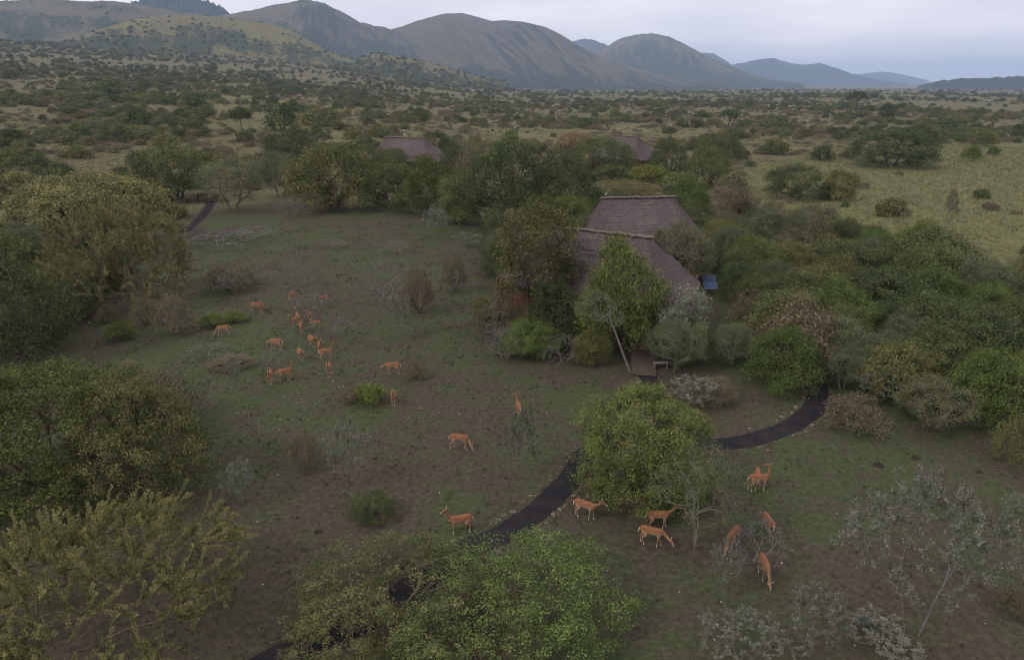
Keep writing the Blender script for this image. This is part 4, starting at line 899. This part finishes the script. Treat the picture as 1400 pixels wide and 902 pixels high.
# pose, foot x, foot y, heading (degrees, 0 = right, 90 = away), scale, label
IMPALAS = [
 ('up', 350, 426, 185, .95, 'impala standing broadside at the upper left of the herd, behind another'),
 ('up_l', 358, 428, -75, .95, 'impala facing forward beside the broadside one at the upper left'),
 ('down', 306, 459, 190, 1.0, 'impala grazing alone at the left end of the herd'),
 ('low', 378, 478, 168, 1.0, 'impala standing behind the dense grey brush in the herd'),
 ('mid', 411, 492, -60, .95, 'dark backed impala in the middle gap of the herd, turned away from the brush'),
 ('up', 371, 524, -80, 1.0, 'impala facing forward at the front left of the herd'),
 ('up_l', 391, 520, 28, 1.0, 'impala with raised head looking right at the front of the herd'),
 ('up', 403, 447, -110, .92, 'impala at the back left of the tight group of four'),
 ('up_l', 408, 440, 120, .9, 'impala with ears up at the back of the tight group of four'),
 ('up', 413, 455, -65, .95, 'impala in front of the tight group of four, facing forward'),
 ('up_w', 424, 440, -80, .92, 'impala right behind in the tight group of four'),
 ('up', 434, 448, 10, .72, 'young small impala standing right of the tight group of four'),
 ('down', 400, 410, -100, .9, 'reddish impala half hidden by grey brush at the back left of the herd'),
 ('mid', 443, 416, -140, .9, 'reddish impala half hidden at the back right of the herd'),
 ('mid', 427, 473, -50, .95, 'impala at the back of the line of four in the herd'),
 ('up_l', 438, 482, -70, .95, 'impala second in the line of four in the herd'),
 ('up', 447, 491, 20, .95, 'impala third in the line of four, looking right'),
 ('up', 451, 514, -85, 1.0, 'impala at the front of the line of four, facing forward'),
 ('low', 537, 511, 178, 1.0, 'lone impala with lowered head right of the herd'),
 ('up_l', 538, 553, -82, .95, 'impala facing forward beside the bright yellow green shrub'),
 ('up_l', 709, 568, 100, 1.0, 'impala facing away with its white rump showing, above a silvery sapling'),
 ('down2', 629, 614, -8, 1.05, 'impala grazing alone in the middle of the lawn'),
 ('up', 629, 728, 192, 1.05, 'impala standing with raised head left of the path'),
 ('mid', 800, 708, -28, 1.05, 'impala stepping over the stone edge right of the path'),
 ('mid', 899, 722, 4, 1.05, 'impala with raised head behind the dense green bush foot, rear one of a pair'),
 ('low', 891, 745, -20, 1.05, 'impala grazing in front of the pair by the dense bush'),
 ('turn', 1036, 670, 6, 1.05, 'impala turning its head back at the right of the clearing'),
 ('down', 1034, 664, 75, 1.0, 'impala mostly hidden behind the one turning its head'),
 ('down', 1000, 748, 228, 1.05, 'impala grazing downhill left of the bare grey bush'),
 ('low', 1048, 728, 95, 1.0, 'impala standing inside the bare grey bush, facing away'),
 ('down', 1043, 790, 268, 1.05, 'impala grazing straight towards the viewer at the lower right'),
]
for pose, x, y, hd, sc, lab in IMPALAS:
    o = link('impala', IM[pose], loc=P(x, y)); o.rotation_euler.z = R(hd); o.scale = (sc, sc, sc)
    tag(o, lab, 'antelope', 'impalas grazing on the lawn')

# ================================================================== SMALL BUILT THINGS
# blue solar panel on a timber stand
def solar_panel():
    p = P(969, 401); e = link('solar_panel', None, loc=p); e.rotation_euler.z = R(-4)
    tag(e, 'blue grey solar panel on a low stand right of the nearest hut', 'solar panel')
    blue = simple_mat('solar_glass', (.035, .06, .12), (.055, .09, .165), 3, .25, 0); fr = simple_mat('panel_frame', (.05, .055, .065), (.09, .095, .11), 6, .5, 0)
    tilt = R(24); w, l = 1.35, 2.3
    def tp(u, v, n): return (u, v * math.cos(tilt) - n * math.sin(tilt), 1.25 + v * math.sin(tilt) + n * math.cos(tilt))
    for k in range(7):
        mb = MB(); v = -l / 2 + l * (k + .5) / 7; mb.box(tp(0, v, .03), (w - .1, l / 7 - .035, .03), rx=tilt); link('cell_row', mb.mesh('cell_row', [blue]), e)
    mb = MB(); mb.box(tp(0, 0, -.01), (w, l, .04), rx=tilt)
    for q in (-1, 1): mb.box(tp(q * (w / 2 + .02), 0, .015), (.04, l + .08, .09), rx=tilt); mb.box(tp(0, q * (l / 2 + .02), .015), (w, .04, .09), rx=tilt)
    link('frame', mb.mesh('frame', [fr]), e)
    for u in (-.5, .5):
        for v in (-.9, .9):
            t = tp(u, v, -.03); mb = MB(); mb.tube([(t[0], t[1], -.05), (t[0], t[1], t[2])], .035, 8); link('leg', mb.mesh('leg', [fr]), e)
    q = P(983, 398); mb = MB(); mb.tube([(0, 0, -.1), (0, 0, 3.0)], .035, 8); o = link('thin_pole', mb.mesh('thin_pole', [fr]), loc=q)
    mb = MB(); mb.tube([(0, 0, 3.0), (0, 0, 3.06)], .05, 8); link('cap', mb.mesh('cap', [fr]), o); tag(o, 'thin grey pole beside the solar panel', 'pole')
solar_panel()
def boardwalk():
    a, b = P(880, 515), P(878, 474); d = (b - a); d.z = 0; n = int(d.length / .30); e = link('boardwalk', None, loc=a); e.rotation_euler.z = math.atan2(d.y, d.x)
    tag(e, 'brown plank boardwalk leading up to the nearest hut entrance', 'boardwalk'); wood = simple_mat('weathered_planks', (.065, .046, .038), (.125, .092, .075), 5, .9, .4)
    g = random.Random(3); pm = []
    for k in range(3):
        mb = MB(); mb.box((0, 0, 0), (.27, 1.75 + .06 * k, .05)); pm.append(mb.mesh('plank', [wood]))
    for k in range(n):
        o = link('plank', pm[k % 3], e, (.15 + .30 * k, g.uniform(-.04, .04), .12 + .012 * k + g.uniform(-.006, .006))); o.rotation_euler.z = g.uniform(-.012, .012)
    for y in (-.7, .7):
        mb = MB(); mb.box((n * .15, y, .06 + .006 * n - .02), (n * .3, .1, .08)); o = link('bearer', mb.mesh('bearer', [wood]), e)
boardwalk()
def bench():
    p = P(903, 503); e = link('low_bench', None, loc=p); e.rotation_euler.z = R(3); tag(e, 'small pale bench beside the boardwalk at the hut entrance', 'bench')
    pale = simple_mat('pale_wood', (.17, .15, .125), (.25, .225, .19), 6, .8, .2)
    mb = MB(); mb.box((0, 0, .45), (1.15, .36, .06)); link('seat', mb.mesh('seat', [pale]), e)
    for s in (-1, 1):
        mb = MB(); mb.box((s * .46, 0, .21), (.07, .30, .42)); link('leg', mb.mesh('leg', [pale]), e)
bench()
# white birds on the hut ridges
def bird(loc, sc, label, rz):
    white = simple_mat('white_feathers', (.68, .68, .66), (.80, .80, .78), 12, .8, .1); dark = simple_mat('bird_leg', (.05, .045, .04), (.09, .08, .07), 9, .7, 0)
    e = link('white_bird', None, loc=loc); e.scale = (sc,) * 3; e.rotation_euler.z = R(rz); tag(e, label, 'bird', 'white birds on the hut ridges')
    mb = MB(); mb.tube([(-.26, 0, .36), (-.16, 0, .42), (0, 0, .48), (.10, 0, .55), (.13, 0, .66), (.10, 0, .76), (.12, 0, .84), (.19, 0, .86), (.23, 0, .85)], [.015, .06, .10, .085, .045, .028, .03, .035, .018], 10)
    link('body', mb.mesh('body', [white], True), e)
    mb = MB(); mb.tube([(.215, 0, .85), (.34, 0, .83)], [.014, .003], 6); link('beak', mb.mesh('beak', [RIDGE]), e)
    for s in (-1, 1):
        mb = MB(); mb.tube([(.0, s * .03, .42), (.01, s * .035, .2), (0, s * .035, -.02), (.06, s * .035, -.02)], .009, 6); link('leg', mb.mesh('leg', [dark]), e)
b1 = at_dist(553, 187.5, 169); bird((b1[0], b1[1], 8.3), 1.0, 'white bird perched on the far left hut ridge', 160)
b2 = at_dist(828, 270, 75.9); bird((b2[0], b2[1], 8.5), .5, 'small white bird at the left end of the second hut ridge', 20)
# single larger rocks
for x, y, s, lab in ((1025, 590, .22, 'largest pale rock on the inner edge of the path bend'), (1050, 617, .17, 'pale rock on the lower edge of the path right of the dense bush'), (576, 560, .15, 'small pale rock on the lawn right of the bright shrub'), (638, 647, .12, 'small rock on the lawn above the standing impala')):
    p = P(x, y); o = link('rock', stones_mesh('rock', [(0, 0, s * .3)], [s], int(x), [STONE]), loc=p); tag(o, lab, 'rock')
# dark mounds of dug soil / dung on the right lawn
MOUND = simple_mat('dark_soil_mound', (.02, .015, .013), (.045, .034, .03), 9, .95, .8, .05)
def mound(x, y, w, lab):
    p = P(x, y); g = np.random.default_rng(int(x)); n, m = 24, 7; V = []; F = []
    for j in range(m):
        for i in range(n):
            t = 2 * math.pi * i / n; r = w / 2 * j / (m - 1) * (1 + .25 * mnoise.noise((math.cos(t) * 1.5 + x, math.sin(t) * 1.5, 0)))
            V.append((math.cos(t) * r, math.sin(t) * r * .7, .22 * w * (1 - (j / (m - 1)) ** 2) * (1 + .5 * g.normal(0, .4)) - .02))
    for j in range(m - 1):
        for i in range(n): F.append((j * n + i, (j + 1) * n + i, (j + 1) * n + (i + 1) % n, j * n + (i + 1) % n))
    tag(link('soil_mound', mesh_from('soil_mound', V, [(np.array(F), 0)], [MOUND], smooth_shade=True), loc=p), lab, 'mound')
mound(1201, 636, .75, 'dark soil mound on the right lawn'); mound(1252, 626, .6, 'small dark soil mound right of the larger one'); mound(1340, 646, .45, 'faint dark mound near the right clearing edge')
mound(435, 727, .5, 'dark soil heap left of the standing impala'); mound(445, 745, .35, 'small dark soil heap below the other one on the lower lawn')

# ================================================================== BUSHES OF THE PLAIN
MP = []
def mp_(k, *a, **kw): MP.append((k, Mid(k, *a, **kw)))
for i, (lm, bk) in enumerate((('olive', 'brown'), ('dark', 'brown'), ('olive', 'tan'), ('grey', 'tan'), ('brown', 'grey'), ('dark', 'brown'), ('yellow', 'tan'), ('green', 'brown'))):
    mp_(lm, 5, 3.4 if lm != 'brown' else 2.4, bk, lm, seed=200 + i, nl=9, ntips=130, lpt=18 if lm != 'brown' else 10, leaf=.32, clump=.34, asp=.6, stems=2, fork=.3, cb=.1, flat=.5, r_tip=.015, r_base=.12, sides=3)
mp_('umbrella', 6, 5.2, 'brown', 'dark', seed=221, nl=10, ntips=120, lpt=20, leaf=.32, clump=.34, asp=.6, stems=1, fork=.5, cb=2.6, flat=.25, r_tip=.015, r_base=.13, sides=3, up=1.1)
mp_('dry', 3, 1.5, 'grey', 'brown', seed=231, nl=7, ntips=170, lpt=7, leaf=.18, clump=.2, asp=.5, stems=4, fork=.2, r_tip=.012, r_base=.05, sides=3, wob=.12, seg=.4)
mp_('dry', 3, 1.2, 'grey', 'straw', seed=232, nl=8, ntips=150, lpt=6, leaf=.16, clump=.2, asp=.5, stems=4, fork=.2, r_tip=.012, r_base=.05, sides=3, wob=.12, seg=.4)
for px, yb, yt, w, j, lab in ((332, 181, 148, 27, 8, 'lone small round tree with a bare stem on the straw coloured grass'), (996, 172, 150, 30, 8, 'lone flat crowned tree on the plain above the field corner'), (1169, 152, 126, 27, 8, 'tall dark flat crowned tree standing out on the far right plain'),
        (1211, 163, 141, 20, 1, 'small upright dark tree right of the tall far flat crowned tree'), (269, 150, 127, 32, 1, 'round dark bush at the left end of the straw coloured grass'), (385, 178, 139, 40, 5, 'dark bush in the middle of the straw coloured grass'), (440, 172, 146, 52, 0, 'wide olive bush group right of the middle straw grass bush'),
        (1345, 200, 178, 30, 0, 'olive bush beyond the field near the right edge'), (1290, 178, 160, 30, 1, 'dark bush on the plain behind the field at the right'), (150, 130, 108, 36, 7, 'fresh green tree on the far left slope')):
    loc, W, H = fit(px, yb, yt, w, 'T'); pr = MP[j][1]; o = link('acacia_tree' if j == 8 else 'bush', pr.me, loc=loc); o.scale = (W / pr.W, W / pr.W, H / pr.H); o.rotation_euler.z = px * .37
    tag(o, lab, 'tree' if 'tree' in lab else 'bush'); OCC.append((loc.x, loc.y, W / 2))
PATHS = [np.array([P(a, b)[:2] for a, b in PATH_MAIN])]
NEARCLEAR = LAWN
HUTDISCS = [(P(860, 440).x, 58, 9), (P(870, 340).x, 79, 9), (P(562, 225).x, 165, 10), (P(860, 222).x, 176, 8), (P(970, 400).x, P(970, 400).y, 3.5), (P(974, 430).x, P(974, 430).y, 4.2)]
def scatter():
    g = np.random.default_rng(5); out = []
    cell = {}
    def ok(x, y, r, lim):
        ci, cj = int(x // 12), int(y // 12)
        for a in (-1, 0, 1):
            for b in (-1, 0, 1):
                for (u, v, q) in cell.get((ci + a, cj + b), ()):
                    if (u - x) ** 2 + (v - y) ** 2 < (lim * (q + r)) ** 2: return False
        return True
    def put(x, y, r): cell.setdefault((int(x // 12), int(y // 12)), []).append((x, y, r))
    for (x, y, r) in OCC: put(x, y, r * .9)
    rings = [(46, 90, 3000), (90, 150, 4200), (150, 260, 5200), (260, 480, 9000), (480, 900, 11000), (900, 1900, 15000), (1900, 3300, 9000)]
    for r0, r1, n in rings:
        r = np.sqrt(g.uniform(r0 ** 2, r1 ** 2, n)); az = np.radians(g.uniform(-41, 41, n)); x, y = np.sin(az) * r, np.cos(az) * r
        lawn = in_poly(x, y, LAWN); fld = in_poly(x, y, FIELD); bnd = np.any([in_poly(x, y, p) for p in BAND], axis=0)
        den = fbm(x, y, .018, 3, 2.2) * .9 + fbm(x, y, .004, 2, 6.2) * .5
        az_d = np.degrees(az)
        base = np.interp(az_d, [-41, -15, -5, 8, 41], [.82, .58, .34, .20, .20]) * np.interp(r, [50, 200, 600, 3000], [1, .95, .9, .9])
        pr = np.clip(base + den * 1.4, .03, 1); pr[fld] = .012; pr[bnd] *= .3; pr[lawn] = 0; pr[(r < 100) & ~fld & ~lawn] = 1
        keep = g.uniform(0, 1, n) < pr; o = np.argsort(r)
        for i in o:
            if not keep[i]: continue
            if any((x[i] - a) ** 2 + (y[i] - b) ** 2 < c * c for a, b, c in HUTDISCS): continue
            sz = g.choice([1.6, 2.6, 3.8, 5.2, 6.6], p=[.34, .27, .22, .13, .04]) * g.uniform(.8, 1.2) * (1 + .5 * smooth(500, 1800, r[i]))
            if r[i] < 105: sz = g.uniform(3.2, 6.8)
            if not ok(x[i], y[i], sz / 2, .66 if r[i] < 105 else .60): continue
            put(x[i], y[i], sz / 2); out.append((r[i], x[i], y[i], sz, az_d[i]))
    return out
PTS = scatter()
gk = np.random.default_rng(9); INDIV = 290; ind_n = {'bush': 0, 'dry_shrub': 0}
far = []; proto_obj = {}
LANDMARKS = [('the far left hut', 565, 205), ('the small far hut', 872, 200), ('the second hut', 880, 285), ('the big dark evergreen tree', 690, 250), ('the flat topped acacia', 132, 290), ('the spreading field tree', 1218, 205),
    ('the short path stretch', 275, 290), ('the large olive lawn bush', 458, 240), ('the tall left edge tree', 36, 420), ('the round dark field bush', 1082, 248), ('the solar panel', 968, 381),
    ('the large dark tree in the grass', 1256, 355), ('the thin reddish field sapling', 1298, 275), ('the straw coloured bush', 786, 195), ('the yellowish thorn bush', 182, 360), ('the path bend', 1115, 545)]
ORD = ['nearest', 'second nearest', 'third nearest', 'fourth nearest', 'fifth nearest', 'sixth nearest', 'seventh nearest', 'eighth nearest', 'ninth nearest', 'tenth nearest', 'eleventh nearest', 'twelfth nearest']
def to_px(x, y, z):
    dz = z - CAMZ; f = y * cP - dz * sP; u = y * sP + dz * cP; return CX + FPX * x / f, CY - FPX * u / f
def relation(x, y, z):
    px, py = to_px(x, y, z); k = min(range(len(LANDMARKS)), key=lambda i: math.hypot(px - LANDMARKS[i][1], 1.5 * (py - LANDMARKS[i][2]))); nm, lx, ly = LANDMARKS[k]; dx, dy = px - lx, py - ly
    rel = ('left of' if dx < 0 else 'right of') if abs(dx) > 1.6 * abs(dy) else ('behind' if dy < 0 else 'in front of')
    return rel + ' ' + nm, math.hypot(dx, dy)
LABELQ = {}
CDESC = {'olive': 'olive green', 'dark': 'dark green', 'grey': 'grey green', 'brown': 'brown half bare', 'yellow': 'yellow green', 'green': 'fresh green', 'umbrella': 'dark flat topped', 'dry': 'bare grey'}
for r, x, y, sz, az in PTS:
    if sz < 2.6 and gk.uniform() < .75: j = int(gk.choice([9, 10, 4]))
    elif sz > 4.6 and gk.uniform() < .16 and r > 110: j = 8
    else: j = int(gk.choice(8, p=[.17, .13, .15, .16, .19, .08, .05, .07]))
    kd, pr = MP[j]; s = sz / pr.W; hz = s * gk.uniform(.8, 1.15); rot = gk.uniform(0, 6.28); z = float(ground_h(x, y)) - .03
    nm = 'dry_shrub' if kd == 'dry' else 'bush'
    if r < 105:
        key = str(gk.choice(['olive0', 'olive1', 'olive2', 'dark0', 'dark1', 'grey0', 'grey1', 'grey2', 'green0', 'green1', 'brown0'], p=[.10, .09, .09, .23, .23, .05, .05, .04, .05, .04, .03])); ind_n['bush'] += 1
        o = plant(NP[key], 'bush', (x, y, z), sz, sz * gk.uniform(.7, 1.05), rot, None, 'bush', 'bushes of the near thicket'); rel, dd = relation(x, y, z + 1)
        LABELQ.setdefault((CDESC[key[:-1]], 'thicket bush', rel), []).append((dd, o)); continue
    if r < 260 and ind_n[nm] < (INDIV if nm == 'bush' else 130):
        ind_n[nm] += 1
        o = link('acacia_tree' if kd == 'umbrella' else nm, pr.me, loc=(x, y, z)); o.rotation_euler.z = rot; o.scale = (s, s, hz); rel, dd = relation(x, y, z + 1)
        kw = 'low shrub' if nm == 'dry_shrub' else ('acacia' if kd == 'umbrella' else 'bush')
        tag(o, None, 'shrub' if nm == 'dry_shrub' else ('tree' if kd == 'umbrella' else 'bush'), f"{CDESC[kd]} {kw} plants of the plain"); LABELQ.setdefault((CDESC[kd], kw, rel), []).append((dd, o))
        proto_obj.setdefault(j, o)
    else: far.append((x, y, z, s, hz, rot, j))
for (cd, kw, rel), lst in LABELQ.items():
    lst.sort(key=lambda q: q[0])
    for i, (dd, o) in enumerate(lst):
        o['label'] = (f'{cd} {kw} {rel}' if len(lst) == 1 else f'{ORD[i]} {cd} {kw} {rel}') if i < len(ORD) else f'{cd} {kw} far off {rel}'
# more trees on the slopes of the near spurs
for ho, V, vg in HILLS[-2:]:
    k = gk.choice(len(V), 900, replace=True)
    for i in k:
        if gk.uniform() < np.clip(vg[i] * .8 + .15, .1, .9):
            far.append((V[i, 0] + gk.normal(0, 6), V[i, 1] + gk.normal(0, 6), V[i, 2] - .6, gk.uniform(.9, 1.9), gk.uniform(.9, 1.7), gk.uniform(0, 6.28), int(gk.choice(8))))
for hi, num in ((1, 700), (2, 500), (0, 500)):
    ho, V, vg = HILLS[hi]; k = gk.choice(len(V), num)
    for i in k:
        if gk.uniform() < np.clip(vg[i], .08, 1): far.append((V[i, 0], V[i, 1], V[i, 2] - 1.5, gk.uniform(1.1, 2.2), gk.uniform(1.1, 2.0), gk.uniform(0, 6.28), int(gk.choice([0, 1, 5, 7]))))
# low grey and straw coloured scrub between the bushes
def low_scrub():
    n = 12000; r = np.sqrt(gk.uniform(95 ** 2, 750 ** 2, n)); az = np.radians(gk.uniform(-41, 41, n)); x, y = np.sin(az) * r, np.cos(az) * r
    fld = in_poly(x, y, FIELD); lawn = in_poly(x, y, LAWN); k = ~lawn & (~fld | (gk.uniform(0, 1, n) < .03)) & (gk.uniform(0, 1, n) < np.clip(.6 + fbm(x, y, .02, 3, 4.4), .1, 1))
    for a, b in zip(x[k], y[k]):
        if any((a - q[0]) ** 2 + (b - q[1]) ** 2 < q[2] ** 2 for q in HUTDISCS): continue
        s = gk.uniform(.35, .9); far.append((a, b, float(ground_h(a, b)) - .03, s, s * gk.uniform(.6, 1.0), gk.uniform(0, 6.28), int(gk.choice([9, 10, 4], p=[.4, .4, .2]))))
low_scrub()
def far_woodland():
    A = np.array(far); n = len(A); me = bpy.data.meshes.new('bush_cover'); me.vertices.add(n); me.vertices.foreach_set('co', A[:, :3].astype(np.float32).ravel())
    for nm, typ, val in (('sx', 'FLOAT', A[:, 3]), ('sz', 'FLOAT', A[:, 4]), ('rot', 'FLOAT', A[:, 5]), ('pick', 'INT', A[:, 6].astype(np.int32))):
        a = me.attributes.new(nm, typ, 'POINT'); a.data.foreach_set('value', val if typ == 'INT' else val.astype(np.float32))
    me.update(); o = link('bush_cover', me); tag(o, 'countless bushes and trees covering the plain and slopes to the hills', kind='stuff')
    ng = bpy.data.node_groups.new('bush_cover', 'GeometryNodeTree'); ng.interface.new_socket('Geometry', in_out='INPUT', socket_type='NodeSocketGeometry'); ng.interface.new_socket('Geometry', in_out='OUTPUT', socket_type='NodeSocketGeometry')
    N, L = ng.nodes, ng.links; gi, go = N.new('NodeGroupInput'), N.new('NodeGroupOutput'); jn = N.new('GeometryNodeJoinGeometry')
    def na(nm, dt):
        q = N.new('GeometryNodeInputNamedAttribute'); q.data_type = dt; q.inputs['Name'].default_value = nm; return q.outputs[0]
    cs = N.new('ShaderNodeCombineXYZ'); L.new(na('sx', 'FLOAT'), cs.inputs[0]); L.new(na('sx', 'FLOAT'), cs.inputs[1]); L.new(na('sz', 'FLOAT'), cs.inputs[2])
    cr = N.new('ShaderNodeCombineXYZ'); L.new(na('rot', 'FLOAT'), cr.inputs[2]); pk = na('pick', 'INT')
    for j in range(len(MP)):
        src = proto_obj.get(j)
        if src is None: continue
        oi = N.new('GeometryNodeObjectInfo'); oi.transform_space = 'ORIGINAL'; oi.inputs['Object'].default_value = src; oi.inputs['As Instance'].default_value = True
        ip = N.new('GeometryNodeInstanceOnPoints'); cp = N.new('FunctionNodeCompare'); cp.data_type = 'INT'; cp.operation = 'EQUAL'
        L.new(pk, cp.inputs[2]); cp.inputs[3].default_value = j
        L.new(gi.outputs[0], ip.inputs['Points']); L.new(cp.outputs[0], ip.inputs['Selection']); L.new(oi.outputs['Geometry'], ip.inputs['Instance']); L.new(cr.outputs[0], ip.inputs['Rotation']); L.new(cs.outputs[0], ip.inputs['Scale'])
        L.new(ip.outputs[0], jn.inputs[0])
    L.new(jn.outputs[0], go.inputs[0]); md = o.modifiers.new('bushes', 'NODES'); md.node_group = ng
far_woodland()

# ================================================================== GRASS
def grass_mat(bright):
    m, nt, N, L, b = new_mat('grass_blades', .9, .1); ge = N.new('ShaderNodeNewGeometry'); c, nf, nm = ground_colour(nt, ge.outputs['Position'], N, L, bright)
    v = attr(N, 'v').outputs['Fac']; c = mixc(N, L, 1.0, c, ramp(N, L, v, [(0, .6), (1, 1.4)]), 'MULTIPLY'); L.new(c, b.inputs['Base Color']); return m
def grass(name, n, poly, rmin, rmax, hgt, wid, blades, label, bright, seed, keepf=None):
    g = np.random.default_rng(seed); r = np.sqrt(g.uniform(rmin ** 2, rmax ** 2, n)); az = np.radians(g.uniform(-42, 42, n)); x, y = np.sin(az) * r, np.cos(az) * r
    k = in_poly(x, y, poly)
    if keepf is not None: k &= keepf(x, y, g)
    for C in PATHS:
        cc = catmull([c for c in C], .8)
        for q in cc: k &= ((x - q[0]) ** 2 + (y - q[1]) ** 2) > .62
    x, y = x[k], y[k]; n = len(x); z = ground_h(x, y); idx = np.repeat(np.arange(n), blades); m = len(idx); base = np.column_stack([x, y, z])[idx]
    a = g.uniform(0, 6.28, m); sc = g.uniform(.5, 1.3, n)[idx]; base[:, 0] += g.normal(0, hgt * .35, m); base[:, 1] += g.normal(0, hgt * .35, m)
    s = np.column_stack([np.cos(a), np.sin(a), np.zeros(m)]) * wid; b = g.uniform(0, 6.28, m); ln = np.column_stack([np.cos(b), np.sin(b), np.zeros(m)]) * (hgt * .55 * g.uniform(0, 1, m))[:, None]
    tip = base + ln + np.array([0, 0, 1.0]) * (hgt * sc * g.uniform(.6, 1.1, m))[:, None]; base[:, 2] -= .01
    V = np.stack([base - s, base + s, tip], 1).reshape(-1, 3); zn = zone_of(x, y); zn = np.repeat(zn[idx], 3, axis=0)
    me = mesh_from(name, V, [(np.arange(3 * m).reshape(-1, 3), 0)], [grass_mat(bright)], [('v', 'FACE', 'FLOAT', g.uniform(0, 1, m)), ('zone', 'POINT', 'FLOAT_COLOR', zn)])
    tag(link(name, me), label, kind='stuff')
def patchy(x, y, g): return g.uniform(0, 1, len(x)) < np.clip(.35 + fbm(x, y, .35, 3, 1.1) * .9, .05, 1)
grass('short_grass', 150000, LAWN, 18, 105, .10, .016, 3, 'short grazed grass tufts on the brown lawn', 1.5, 21, patchy)
grass('grass_clumps', 14000, LAWN, 18, 110, .20, .02, 8, 'darker and straw coloured grass clumps dotted over the lawn', 1.25, 23, patchy)
grass('tall_grass', 90000, FIELD, 60, 300, .6, .035, 4, 'tall golden grass in the field at the right', 1.15, 22)
PLAINPOLY = [(-260, 105), (-150, 100), (-60, 118), (60, 118), (150, 95), (260, 130), (300, 330), (0, 345), (-300, 330)]
grass('plain_grass', 75000, PLAINPOLY, 104, 330, .5, .05, 3, 'straw coloured grass tufts between the bushes of the plain', 1.2, 24, lambda x, y, g: ~in_poly(x, y, FIELD) & ~in_poly(x, y, LAWN) & (g.uniform(0, 1, len(x)) < np.clip(.55 + fbm(x, y, .05, 3, 5.1), .05, 1)))
# pale flecks (droppings, shells of pods) lying on the lawn
def flecks():
    g = np.random.default_rng(31); pts, sz = [], []
    for cx, cy, sx, sy, n in ((430, 520, 50, 30, 40), (400, 560, 60, 20, 14), (520, 610, 160, 60, 16), (1000, 760, 120, 80, 16), (640, 560, 80, 30, 8), (1250, 700, 100, 80, 10), (400, 760, 80, 80, 12)):
        for _ in range(n):
            p = P(cx + g.normal(0, sx), min(900, max(300, cy + g.normal(0, sy)))); pts.append((p.x, p.y, p.z + .012)); sz.append(g.uniform(.02, .045))
    tag(link('pale_flecks', stones_mesh('pale_flecks', pts, sz, 3, [simple_mat('pale_fleck', (.35, .33, .31), (.55, .53, .50), 9, .8, 0)])), 'tiny pale flecks scattered over the lawn', kind='stuff')
    pts, sz = [], []
    for _ in range(1500):
        p = P(g.uniform(0, 1400), g.uniform(330, 902))
        if not in_poly(p.x, p.y, LAWN): continue
        s = g.uniform(.015, .05); pts.append((p.x, p.y, p.z + s * .2)); sz.append(s)
    tag(link('soil_clods', stones_mesh('soil_clods', pts, sz, 4, [MOUND])), 'small dark soil clods and droppings over the lawn', kind='stuff')
flecks()
